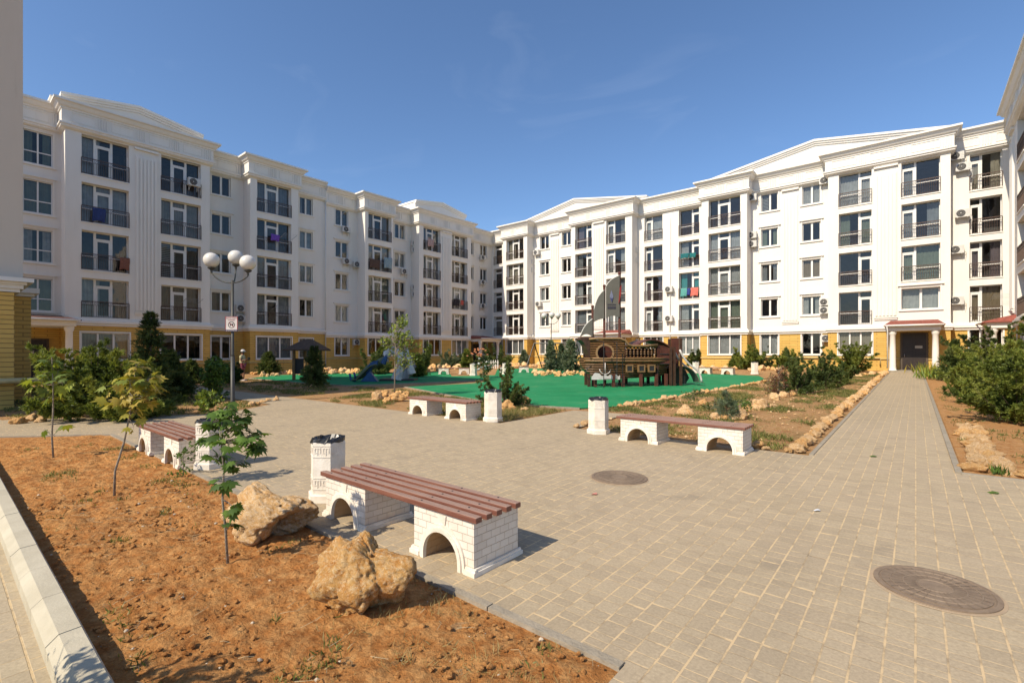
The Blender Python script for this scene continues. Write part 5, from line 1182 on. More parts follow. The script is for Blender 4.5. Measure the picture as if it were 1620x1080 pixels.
def lamp_sign():
    r = empty('pictogram_sign', (LX, LY, G(LX, LY)+2.60), ang+R_(4)); tag(r, 'white square sign with crossed out dog pictogram on the lamp pole', 'sign')
    M_sr = mat('sign_red', (.32, .05, .05), .5); M_sb = mat('sign_black', (.02, .018, .02), .5); M_sw = mat('sign_white', (.62, .56, .53), .45)
    b = MB(); b.box(-.175, .175, -.075, -.062, -.215, .19); b.build('panel', M_sw, r)
    b = MB(); 
    for a in ((-.19, .19, .19, .205), (-.19, -.175, -.215, .19), (.175, .19, -.215, .19)): b.box(a[0], a[1], -.08, -.06, a[2], a[3])
    b.build('border', M_sr, r); b = MB(); b.box(-.19, .19, -.08, -.06, -.275, -.215); b.build('lower_strip', mat('sign_navy', (.035, .03, .07), .5), r)
    b = MB(); n = 28
    for k in range(n):
        a, a2 = 2*math.pi*k/n, 2*math.pi*(k+1)/n; R0, R1 = .085, .105
        b.add([(R*math.cos(q), -.0772, R*math.sin(q)-.06) for R, q in ((R0, a), (R1, a), (R1, a2), (R0, a2))], [(0, 1, 2, 3)])
    b.build('ring', M_sb, r, fix=False)
    b = MB(); b.prism([(-.07, -.0), (-.05, .01), (-.03, -.02), (.03, -.035), (.05, .0), (.055, -.04), (.045, -.11), (.03, -.11), (.025, -.07), (-.02, -.06), (-.03, -.11), (-.045, -.11), (-.045, -.04)], -.079, -.0755); b.build('dog_pictogram', M_sb, r)
    b = MB(); b.prism([(-.066, .008), (-.056, .018), (.07, -.125), (.06, -.135)], -.081, -.079); b.build('slash', M_sr, r)
    text_mesh('ВЫГУЛ СОБАК', .05, M_sr, r, (0, -.077, .13), (R_(90), 0, 0)); text_mesh('ЗАПРЕЩЕН', .04, M_sr, r, (0, -.077, .075), (R_(90), 0, 0))
    b = MB()
    for i in range(9): b.box(-.16+i*.037, -.14+i*.037, -.082, -.08, -.255+.006*(i % 2), -.235)
    b.build('strip_lettering', M_sw, r)
lamp_sign()
# ------------------------------------------------------------------ play ship
def ship():
    x0, y0 = gp(939, 613); ax = math.atan2(.858, .514)*.0
    x1, y1 = gp(1108, 607); a = math.atan2(y1-y0, x1-x0)
    a = ang+R_(9)                                    # ship lies almost across the view
    r = empty('play_ship', (x0, y0, G(x0, y0)), a); tag(r, 'wooden play ship with three masts and grey sails on the green rubber ground', 'play ship')
    px_m = FPX/depth(x0, y0)
    def X(px): return (px-939)/px_m*1.045+.10
    def Z(py): return (613-py)/px_m
    D = 1.9                                          # beam, away from the viewer
    # hull: lofted plank shell, curved in plan
    hx = [X(p) for p in (924, 930, 940, 955, 975, 1000, 1025, 1045, 1060)]
    half = [.10, .34, .62, .84, .93, .95, .92, .84, .74]
    zb = [Z(576), Z(586), Z(594), Z(598), Z(599), Z(599), Z(598), Z(596), Z(594)]
    zt = [Z(566), Z(566), Z(566), Z(566), Z(566), Z(566), Z(566), Z(566), Z(566)]
    b = MB(); rows = 6; vs = []
    for side in (-1, 1):
        for i in range(len(hx)):
            for j in range(rows+1):
                q = j/rows; z = zb[i]+(zt[i]-zb[i])*q; w_ = half[i]*(.72+.28*math.sin(q*math.pi/2)); vs.append((hx[i], D/2+side*w_, z))
    n = len(hx); k = rows+1
    fs = []
    for s in range(2):
        o = s*n*k; fs += [(o+i*k+j, o+(i+1)*k+j, o+(i+1)*k+j+1, o+i*k+j+1) for i in range(n-1) for j in range(rows)]
    o = n*k; fs += [(i*k, (i+1)*k, o+(i+1)*k, o+i*k) for i in range(n-1)]; fs += [((n-1)*k+j, o+(n-1)*k+j, o+(n-1)*k+j+1, (n-1)*k+j+1) for j in range(rows)]; fs += [(j, o+j, o+j+1, j+1) for j in range(rows)]
    fs += [(i*k+rows, (i+1)*k+rows, o+(i+1)*k+rows, o+i*k+rows) for i in range(n-1)]
    b.add(vs, fs); hull = b.build('hull', M_ship, r); sd = hull.modifiers.new('s', 'SOLIDIFY'); sd.thickness = .03
    def yf(px): return D/2-np.interp(X(px), hx, half)
    # upper side walls with porthole and baluster openings
    def side_strip(pxs, zlo, zhi, name, m, far=False, t=.05):
        b = MB()
        for p, q, l0, l1, h0, h1 in zip(pxs[:-1], pxs[1:], zlo[:-1], zlo[1:], zhi[:-1], zhi[1:]):
            ya, yb = (yf(p), yf(q)) if not far else (D-yf(p), D-yf(q))
            b.add([(X(p), ya, l0), (X(q), yb, l1), (X(q), yb, h1), (X(p), ya, h0), (X(p), ya+t, l0), (X(q), yb+t, l1), (X(q), yb+t, h1), (X(p), ya+t, h0)], [(0, 1, 2, 3), (7, 6, 5, 4), (3, 2, 6, 7), (0, 4, 5, 1), (1, 5, 6, 2), (0, 3, 7, 4)])
        return b.build(name, m, r)
    z566 = Z(566)
    # fore cabin wall, cut round a porthole
    cx, cz, rr = X(956), Z(558), .34
    yA, yB = yf(941), yf(986)
    def wally(x_): return yA+(yB-yA)*(x_-X(941))/(X(986)-X(941))
    xs0, xs1, z0, z1 = X(935), X(985), z566-.02, Z(537)
    b = MB(); n = 32; ring_ = []; out = []
    for i in range(n):
        a_ = 2*math.pi*(i+.5)/n; c, s = math.cos(a_), math.sin(a_); ring_.append((cx+rr*c, cz+rr*s))
        f = min((xs1-cx)/c if c > 0 else (xs0-cx)/c, (z1-cz)/s if s > 0 else (z0-cz)/s); out.append((cx+f*c, cz+f*s))
    for i in range(n):
        j = (i+1) % n; P = [ring_[i], out[i], out[j], ring_[j]]
        b.add([(p, wally(p), q) for p, q in P]+[(p, wally(p)+.06, q) for p, q in P], [(0, 1, 2, 3), (7, 6, 5, 4), (0, 3, 7, 4), (1, 5, 6, 2)])
    for (qx, qz) in ((xs0, z0), (xs0, z1), (xs1, z0), (xs1, z1)):   # corner fillers
        near = sorted(out, key=lambda p: (p[0]-qx)**2+(p[1]-qz)**2)[:2]; P = [(qx, qz), near[0], near[1]]
        b.add([(p, wally(p)-.001, q) for p, q in P]+[(p, wally(p)+.06, q) for p, q in P], [(0, 1, 2), (5, 4, 3)])
    cab = b.build('cabin_wall', M_ship, r)
    b = MB()
    for i in range(n):
        j = (i+1) % n; A = 2*math.pi*i/n; B = 2*math.pi*j/n
        P = [(cx+R0*math.cos(q), cz+R0*math.sin(q)) for R0, q in ((rr-.02, A), (rr+.06, A), (rr+.06, B), (rr-.02, B))]
        b.add([(p, wally(p)-.03, q) for p, q in P]+[(p, wally(p)+.01, q) for p, q in P], [(0, 1, 2, 3), (0, 3, 7, 4), (1, 5, 6, 2)])
    b.build('porthole_rim', M_shipl, cab)
    b = MB(); b.box(X(937), X(984), yf(955)+.9, yf(955)+.95, z566, Z(540)); b.build('cabin_back_wall', M_maroon, r)
    side_strip([935, 960, 985], [z566]*3, [Z(537)]*3, 'far_cabin_wall', M_ship, True)
    # forward cap rail dropping in an S curve to the main rail
    pts = [(X(932), yf(940)-.02, Z(536)), (X(945), wally(X(945))-.02, Z(535)), (X(978), wally(X(978))-.02, Z(535)), (X(986), yB-.02, Z(538)), (X(991), yf(991)-.02, Z(545)), (X(998), yf(998)-.02, Z(547)), (X(1020), yf(1020)-.02, Z(547)), (X(1040), yf(1040)-.02, Z(545))]
    b = MB(); b.tube(pts, .05, 8); b.build('cap_rail', M_shipl, r, smooth=True)
    for zz, nm in ((567, 'rubbing_strake'), (571, 'rubbing_strake')):
        b = MB(); b.tube([(X(p), yf(p)-.02, Z(zz)) for p in (928, 940, 960, 985, 1010, 1035, 1058)], .035, 6); b.build(nm, M_shipl, r, smooth=True)
    side_strip([985, 1000, 1020, 1040], [Z(549)]*4, [Z(546)]*4, 'upper_rail', M_ship); side_strip([985, 1000, 1020, 1040], [Z(568)]*4, [Z(565)]*4, 'lower_rail', M_ship)
    for i in range(9):
        p = 989+i*5.9; yy = yf(p); b = MB(); h = Z(549)-Z(566)
        b.lathe([(.035, 0), (.035, .06), (.02, .12), (.05, h*.35), (.055, h*.5), (.03, h*.8), (.04, h*.92), (.04, h)], 8); b.build('baluster', M_ship, r, loc=(X(p), yy+.025, Z(566)))
    side_strip([1040, 1050, 1060], [z566]*3, [Z(545), Z(546), Z(549)], 'stern_wall', M_maroon)
    side_strip([985, 1010, 1040, 1060], [z566]*4, [Z(551)]*4, 'far_side_wall', M_beam, True)
    b = MB(); b.box(X(940), X(1062), .35, D-.35, Z(573), Z(571)); b.build('deck', M_beam, r)
    for p in (992.5, 1012, 1029):
        b = MB(); s = .115; yy = yf(p)-.02
        for q in ((-s-.05, s+.05, s, s+.05), (-s-.05, s+.05, -s-.05, -s), (-s-.05, -s, -s, s), (s, s+.05, -s, s)): b.box(q[0], q[1], -.05, .05, q[2], q[3])
        w_ = b.build('hull_window', M_shipl, r, loc=(X(p), yy, Z(583))); b = MB(); b.box(-s, s, -.03, .03, -s, s); b.build('dark_opening', M_dark, w_)
    # prow / figurehead, dark flared block under the jib
    b = MB(); b.prism([(X(921), Z(533)), (X(942), Z(532)), (X(942), Z(575)), (X(937), Z(573)), (X(931), Z(556)), (X(926), Z(543)), (X(920), Z(537))], D/2-.55, D/2+.10); b.build('prow', M_beam, r)
    b = MB(); pts = [(X(936), yf(938)-.1, Z(592)), (X(929), yf(932)-.12, Z(594)), (X(926), yf(930)-.12, Z(600))]
    b.tube([(X(955)-.16*math.cos(t)*1.6, yf(955)-.03, Z(584)-.22*math.sin(t)) for t in [k*.35 for k in range(10)]], .02, 6); b.tube([(X(955), yf(955)-.03, Z(574)), (X(955), yf(955)-.03, Z(590))], .02, 6); b.build('anchor', MC['sign_white'], r, smooth=True)
    # painted white wave board at the waterline
    n = 22; top = [(X(933)+(X(978)-X(933))*i/n, Z(598)+.05+.10*abs(math.sin(i*.75))+.16*max(0, 1-abs(i-4)/3)) for i in range(n+1)]
    b = MB(); b.prism(top+[(X(978), Z(600.5)), (X(933), Z(600.5))], yf(955)-.09, yf(955)-.06); b.build('wave_board', MC['sign_white'], r)
    # posts, masts
    for p, dy in ((934, .5), (941, .22), (968, .05), (984, .1), (1012, .05), (1038, .1), (1056, .2), (940, D-.4), (975, D-.15), (1012, D-.15), (1050, D-.2)):
        b = MB(); b.box(-.06, .06, -.06, .06, -.05, Z(592)); b.build('post', M_maroon if dy < .3 else M_beam, r, loc=(X(p), dy, 0))
    for p, dy, zt_ in ((948, -.30, 541), (968.5, -.32, 541), (980.5, -.10, 560)):
        b = MB(); b.tube([(0, 0, 0), (0, 0, Z(zt_)), (.0, .42, Z(zt_)+.02)], .018, 6); b.build('climbing_pole', M_dark, r, loc=(X(p), dy, 0))
    for zz in (556, 571, 586, 599):
        b = MB(); b.tube([(X(948), -.30, Z(zz)), (X(968.5), -.32, Z(zz))], .012, 6); b.build('climbing_rung', M_dark, r)
    masts = [(941, 484, .055), (960, 450, .055), (985, 428.5, .06)]
    for p, t, rad in masts:
        b = MB(); b.tube([(X(p), D/2-.35, 0), (X(p), D/2-.35, Z(t))], rad, 12); b.sphere((X(p), D/2-.35, Z(t)+.03), rad*1.35, 10, 6); b.build('mast', M_maroon, r, smooth=False)
    ys = D/2-.42
    M_sail = mat('sail_grey', (.15, .142, .118), .75, .10, 1.2); M_edge = mat('sail_edge', (.62, .60, .55), .6)
    def bez(p0, c, p1, n=14): return [((1-t)**2*p0[0]+2*t*(1-t)*c[0]+t*t*p1[0], (1-t)**2*p0[1]+2*t*(1-t)*c[1]+t*t*p1[1]) for t in [i/n for i in range(n+1)]]
    def sail(outer, lower, mt=M_sail):
        P = [(X(a_), Z(c)) for a_, c in outer+lower]; b = MB(); n = len(P)
        b.prism(P, ys-.02, ys+.02); s = b.build('sail', mt, r)
        b = MB(); b.tube([(X(a_), ys, Z(c)) for a_, c in outer], .022, 6); b.build('sail_edge', M_edge, s, smooth=True); return s
    s2 = sail(bez((962, 450), (967, 438), (984, 431.5)), bez((984, 500), (972, 494), (962, 502)))
    sail(bez((942.5, 488), (946, 466), (959, 456)), bez((959, 502), (950, 503), (942.5, 508)))
    sail(bez((920.5, 531), (926, 512), (940, 503)), bez((940, 532), (930, 524), (921, 532)))
    # emblem and lettering on the largest sail
    M_db = mat('emblem_blue', (.06, .065, .16), .5); M_lb = mat('emblem_grey', (.20, .21, .30), .5)
    b = MB(); b.prism([(X(970.5), Z(456)), (X(973.5), Z(466.5)), (X(971), Z(476.5)), (X(967.5), Z(467))], ys-.035, ys-.02); e = b.build('emblem', M_lb, s2)
    b = MB(); b.prism([(X(968), Z(468)), (X(971), Z(469.5)), (X(973), Z(468)), (X(971), Z(476))], ys-.042, ys-.035); b.build('emblem_lower', M_db, e)
    b = MB(); rr_ = random.Random(4)
    for (p0, p1, z0_, z1_, n) in ((964, 978, 480.3, 478.4, 15), (964, 978, 486.5, 482, 9)):
        for i in range(n):
            a_ = p0+(p1-p0)*i/n; c = a_+(p1-p0)/n*.72; b.box(X(a_), X(c), ys-.03, ys-.02, Z(z0_), Z(z1_)); 
    b.build('sail_lettering', mat('letter_dark', (.06, .055, .07), .6), s2)
    # red flag pole item between main mast and tower
    b = MB(); b.prism([(X(986.5), Z(447)), (X(986), Z(462)), (X(982), Z(478)), (X(983), Z(462)), (X(984), Z(452))], ys-.06, ys-.03); b.build('red_pennant', mat('pennant_red', (.30, .03, .025), .6), r)
    # play house at the stern with arched roof, bridge, board tower and slide
    b = MB(); P = [(X(1036), Z(548))]+[(X(1036)+(X(1066)-X(1036))*i/12, Z(548)+.42*math.sin(math.pi*i/12)) for i in range(13)]+[(X(1066), Z(548))]
    b = MB(); n = 13
    top = [(X(1006)+(X(1064)-X(1006))*i/n, Z(547)+.32*math.sin(math.pi*i/n)) for i in range(n+1)]; bot = [(p, z-.05) for p, z in top[::-1]]
    b.prism(top+bot, .25, D-.2); b.build('arched_roof', M_maroon, r)
    for p in (1041, 1064):
        for dy in (.18, D-.2):
            b = MB(); b.box(-.045, .045, -.045, .045, 0, Z(548)); b.build('house_post', M_beam, r, loc=(X(p), dy, 0))
    b = MB(); b.box(X(1042), X(1063), .14, .18, Z(576), Z(550)); b.build('house_panel', M_maroon, r)
    b = MB(); b.prism([(X(1040), Z(579)), (X(1085), Z(580)), (X(1085), Z(584)), (X(1040), Z(583))], .25, D-.35); b.build('bridge_deck', M_beam, r)
    for p, zt_ in ((1062, 550), (1068, 548), (1079, 534)):
        b = MB(); b.box(-.05, .05, -.05, .05, 0, Z(zt_)); b.build('tower_post', M_beam, r, loc=(X(p), .10, 0))
        b = MB(); b.box(-.05, .05, -.05, .05, 0, Z(zt_)); b.build('tower_post', M_beam, r, loc=(X(p), 1.2, 0))
    b = MB(); b.box(X(1072.5), X(1085), .60, .66, Z(581), Z(533)); b.build('tower_board', M_maroon, r)
    for zz in (560, 568, 576):
        b = MB(); b.tube([(X(1044), .12, Z(zz)), (X(1068), .12, Z(zz))], .02, 6); b.build('bridge_rail', M_dark, r)
    b = MB(); b.prism([(X(1071), Z(581)), (X(1092), Z(583)), (X(1100), Z(600)), (X(1094), Z(609)), (X(1071), Z(609))], .45, 1.1); b.build('dark_panel', M_dark, r)
    st = mat('steel_chute', (.55, .53, .5), .3, .05, 4, metal=.9)
    P = bez((1080, 580), (1098, 585), (1104, 606), 12)+[(1112, 606.5)]; b = MB(); yy0, yy1 = -.22, .30; vs = []
    for a_, c in P: vs += [(X(a_), yy0, Z(c)), (X(a_), yy1, Z(c))]
    b.add(vs, [(2*i, 2*i+1, 2*i+3, 2*i+2) for i in range(len(P)-1)]); b.build('chute', st, r, fix=False).modifiers.new('s', 'SOLIDIFY').thickness = .03
    P2 = [(1071, 553)]+bez((1073, 561), (1090, 580), (1103, 586), 8)[1:]+bez((1103, 586), (1107, 594), (1107.5, 605), 5)
    P2 = bez((1071, 553), (1080, 574), (1096, 583), 8)+bez((1096, 583), (1106, 590), (1107.5, 605), 7)[1:]
    for yy in (yy0-.02, yy1+.02):
        b = MB(); b.tube([(X(a_), yy, Z(c)) for a_, c in P2], .045, 8); b.build('slide_rail', MC['sign_white'], r, smooth=True)
    # swinging tyre ropes / hoop at the bow
    b = MB(); b.tube([(X(934)-.34*math.cos(t), -.05, Z(590)+.30*math.sin(t)) for t in [k*.3-1.3 for k in range(10)]], .018, 6); b.build('hoop', M_dark, r, smooth=True)
ship()
# ------------------------------------------------------------------ dragon slide, pavilion, swings
def dragon():
    x0, y0 = gp(592, 603); r = empty('dragon_slide', (x0, y0, G(x0, y0)), ang); tag(r, 'dragon shaped play slide with blue fins and a grey rock tower', 'slide'); k = depth(x0, y0)/FPX
    X = lambda p: (p-592)*k; Z = lambda p: (603-p)*k
    M_bl = mat('play_blue', (.025, .085, .20), .45, .2, 3); M_gr = mat('play_grey', (.30, .29, .28), .8, .25, 2, .6, 8); M_pw = mat('play_white', (.60, .57, .52), .7, .2, 3); M_ol = mat('play_olive', (.13, .15, .08), .6, .2, 3)
    b = MB(); n = 16       # curved blue back fin
    o = [(X(578)+.0+(X(610)-X(578))*math.sin(a)*.9, Z(592)+(Z(567)-Z(592))*(1-math.cos(a))) for a in [math.pi/2*i/n for i in range(n+1)]]
    O1 = [(X(590)-X(590-576)*0+(-14*k)*math.cos(a)*1.15+6*k, Z(592)+22*k*math.sin(a)) for a in [math.pi*.55*i/n for i in range(n+1)]]; O2 = [(X(590)+(-8*k)*math.cos(a)*1.1+6*k, Z(592)+15*k*math.sin(a)) for a in [math.pi*.55*i/n for i in range(n+1)]]
    b.prism(O1+O2[::-1], -.12, .12); b.build('blue_fin', M_bl, r)
    b = MB(); pts = [(X(561), 0, .12), (X(572), 0, .3), (X(584), .1, .75), (X(597), .2, 1.0), (X(607), .25, 1.25)]; b.tube(pts, [.10, .16, .20, .18, .16], 12); b.build('dragon_body', M_ol, r, smooth=True)
    b = MB(); vs = []
    for (p, z) in ((562, .08), (569, .12), (577, .35), (586, .68), (592, .85), (598, .90)): vs += [(X(p), -.65, z), (X(p), -.2, z)]
    b.add(vs, [(2*i, 2*i+1, 2*i+3, 2*i+2) for i in range(5)]); b.build('chute', M_ol, r, fix=False).modifiers.new('s', 'SOLIDIFY').thickness = .05
    b = MB(); b.prism([(X(575), .02), (X(590), Z(587)), (X(590), .02)], -.6, -.3); b.prism([(X(590), Z(587)), (X(602), .02), (X(590), .02)], -.6, -.3); b.build('blue_side_panel', M_bl, r)
    b = MB(); b.tube([(X(556), -.3, .45), (X(558), -.3, .1), (X(566), -.3, .05)], .06, 8); b.tube([(X(561), -.1, .5), (X(564), -.1, .1)], .06, 8); b.build('claw', M_bl, r, smooth=True)
    # ragged arch of the neck over the slide and rock tower
    rr = random.Random(9); b = MB(); pts = []; rad = []
    for i in range(13):
        a = math.pi*i/12; pts.append((X(620)-13*k*math.cos(a), .25, Z(572)+16*k*math.sin(a)*1.1)); rad.append(.17+.09*rr.random())
    b.tube(pts, rad, 9); b.build('dragon_neck', M_pw, r, smooth=True)
    me = rock_mesh(77, 4, .3, .2); me.materials.append(M_gr); o = link('rock_tower', me, r, (X(638), .6, Z(582))); o.scale = (.75, .6, 1.05)
    b = MB(); b.tube([(X(627), .2, .1), (X(632), .2, 1.0), (X(634), .2, 1.75)], [.35, .2, .08], 9); b.tube([(X(650), .3, .4), (X(646), .3, 1.0), (X(641), .3, 1.9)], [.22, .15, .06], 9); b.build('white_spikes', M_pw, r)
    b = MB(); b.box(X(600), X(655), .0, 1.2, 0, .12); b.build('base_slab', M_dark, r)
    b = MB(); b.tube([(X(606), 0, Z(575)), (X(610), 0, Z(566)), (X(611), 0, Z(561))], [.16, .12, .03], 8); b.build('blue_horn', M_bl, r)
dragon()
def pavilion():
    x0, y0 = gp(478, 601); r = empty('play_pavilion', (x0, y0, G(x0, y0)), ang); tag(r, 'little wooden pavilion with pitched brown roof on four posts', 'pavilion'); k = depth(x0, y0)/FPX; W = 26*k; D = 1.5; H = 48*k
    M_w = mat('pavilion_wood', (.20, .12, .05), .6, .2, 4)
    for x in (-W/2, W/2):
        for y in (0, D): b = MB(); b.box(-.07, .07, -.07, .07, 0, H); b.build('post', M_w, r, loc=(x, y, 0))
    b = MB(); e = .45; h1 = H+.02; h2 = H+.62
    b.add([(-W/2-e, -e, h1), (W/2+e, -e, h1), (W/2+e, D+e, h1), (-W/2-e, D+e, h1), (-.2, D/2, h2), (.3, D/2, h2), (-W/2-e, -e, h1-.08), (W/2+e, -e, h1-.08), (W/2+e, D+e, h1-.08), (-W/2-e, D+e, h1-.08)], [(0, 1, 5, 4), (1, 2, 5), (2, 3, 4, 5), (3, 0, 4), (6, 9, 8, 7), (0, 6, 7, 1), (1, 7, 8, 2), (2, 8, 9, 3), (3, 9, 6, 0)])
    b.build('roof', mat('pavilion_roof', (.085, .05, .03), .8, .2, 5), r)
    b = MB(); b.box(-W/2+.08, W/2-.4, 0, .05, .35, 1.25); b.build('play_panel', M_dark, r); b = MB(); b.box(-W/2+.08, W/2-.08, .3, .8, .38, .45); b.build('seat', M_w, r)
pavilion()
def swings():
    x0, y0 = gp(845, 584); x1, y1 = gp(912, 584.5); r = empty('swing_frame', (x0, y0, G(x0, y0)), math.atan2(y1-y0, x1-x0)); tag(r, 'dark metal swing frame with blue seats in front of the yellow wall', 'swing'); L_ = math.dist((x0, y0), (x1, y1)); H = 2.0
    H = 41/FPX*depth(x0, y0)
    b = MB(); b.tube([(0, 0, H), (L_, 0, H)], .05, 8); b.build('top_beam', M_dark, r)
    for i in range(3):
        for s in (-1, 1): b = MB(); b.tube([(L_*i/2, 0, H), (L_*i/2+(-.5 if s < 0 else .5), s*.9, 0)], .045, 8); b.build('leg', M_dark, r)
    for i in range(2):
        cx = L_*(i+.5)/2; b = MB(); b.box(-.28, .28, -.12, .12, 0, .06); st_ = b.build('seat', mat('seat_blue', (.05, .10, .18), .5), r, loc=(cx, -.1, .55))
        b = MB()
        for s in (-.25, .25): b.tube([(s, 0, .05), (s, .1, H-.55)], .012, 5)
        b.build('chains', M_dark, st_)
swings()
def low_fence():
    x0, y0 = gp(776, 583); r = empty('low_fence', (x0, y0, G(x0, y0)), ang); tag(r, 'short pale picket fence by the corner porch steps', 'fence')
    for i in range(8): b = MB(); b.prism([(-.04, 0), (.04, 0), (.04, .72), (0, .8), (-.04, .72)], 0, .03); b.build('picket', M_trim, r, loc=(-.75+i*.2, 0, 0))
    b = MB(); b.box(-.85, .75, .03, .06, .25, .31); b.box(-.85, .75, .03, .06, .52, .58); b.build('rails', M_trim, r)
low_fence()
# antenna wires on the roofs at left
def antenna(x, y, z, label, h=1.6):
    b = MB(); b.tube([(0, 0, -.5), (0, 0, h)], .02, 6)
    for i in range(5): b.tube([(-.4+.04*i, 0, h-.15-.12*i), (.4-.04*i, 0, h-.15-.12*i)], .008, 4)
    tag(b.build('roof_antenna', M_dark, loc=(x, y, z)), label, 'antenna')
# drying rack arms sticking out of balconies
def rack(px, py, side, w_, s, label):
    t = (px-810)/FPX
    if side == 'L': X = -41.4+w_; d = X/(FX+t*RX); Y = d*(FY+t*RY); rz = R_(90)
    else: Y = 45.7-w_; d = Y/(FY+t*RY); X = d*(FX+t*RX); rz = 0
    z = CAMH+(HY-py)/FPX*d; b = MB()
    for u in (-.5, .5): b.tube([(u, 0, 0), (u+.12*s, -.75, .32)], .014, 5)
    for k in range(4): b.tube([(-.5+.04*k, -.2-.17*k, .08+.07*k), (.5+.04*k, -.2-.17*k, .08+.07*k)], .006, 4)
    tag(b.build('drying_rack', mat('rack_metal', (.32, .31, .3), .4), loc=(X, Y, z)), label, 'drying rack', 'drying racks on the balconies').rotation_euler = (0, 0, rz)
rack(452, 378, 'L', BW, 1, 'drying rack arms at the balcony with the purple cloth')
rack(440, 490, 'L', BW, 1, 'drying rack arms at the lowest balcony of the middle left bay')
rack(300, 480, 'L', BW, 1, 'drying rack arms at the lowest balcony right of the first fluted pilaster')
rack(1583, 474, 'R', 0, 1, 'drying rack arms at the lowest balcony in the right corner')
# wall downpipe down the first seam, left block
b = MB(); b.tube([(0, 0, 0), (0, 0, 15.5)], .05, 8); tag(b.build('downpipe', M_pvc, loc=(-41.28, 22.99, .3), smooth=True), 'thin white downpipe at the step between the two left blocks', 'downpipe')
x_ = -18.2; b = MB(); b.tube([(0, 0, 0), (0, 0, 14.3)], .06, 8); tag(b.build('downpipe', M_pvc, loc=(x_, 45.6, .4), smooth=True), 'white downpipe on the pale strip behind two stacked air conditioners', 'downpipe')
# gas pipes along the base of the back block
for i, (xa, xb, w_, l) in enumerate(((-11.0, -5.25, 0, 'between the two wide bays'), (-5.2, -2.0, BR, 'left of the entrance porch'), (-21.5, -14.9, 0, 'behind the slide'))):
    b = MB(); b.tube([(xa, -.12, 0), (xb, -.12, 0), (xb, -.12, -.55)], .045, 8); o = b.build('gas_pipe', MC['yellow_pipe'], loc=(0, 45.7-w_, 1.32), smooth=True); tag(o, 'yellow gas pipe along the yellow base '+l, 'pipe')
# small flecks on the paving: leaf and stones
def fleck(px, py, s, m, label, name='fallen_leaf', cat='leaf'):
    x, y = gp(px, py); b = MB(); n = 9
    b.add([(s*math.cos(6.28*i/n)*(1+.4*math.sin(i*2.3)), s*math.sin(6.28*i/n)*(1+.3*math.cos(i*3.1)), .006+.01*math.sin(i)) for i in range(n)], [tuple(range(n))])
    tag(b.build(name, m, loc=(x, y, G(x, y)+.008), fix=False), label, cat)
fleck(1381, 723, .045, M_map[0], 'small green weed leaf lying at the start of the long path'); fleck(1571, 781, .05, M_map[1], 'green leafy scrap on the paving before the right bed')
fleck(940, 783, .035, mat('scrap_red', (.5, .2, .16), .7), 'small red and white paper scrap left of the middle manhole', 'paper_scrap', 'litter')
fleck(1292, 809, .03, mat('scrap_white', (.5, .52, .55), .6), 'pale crumpled scrap in the middle of the right paving', 'paper_scrap', 'litter')
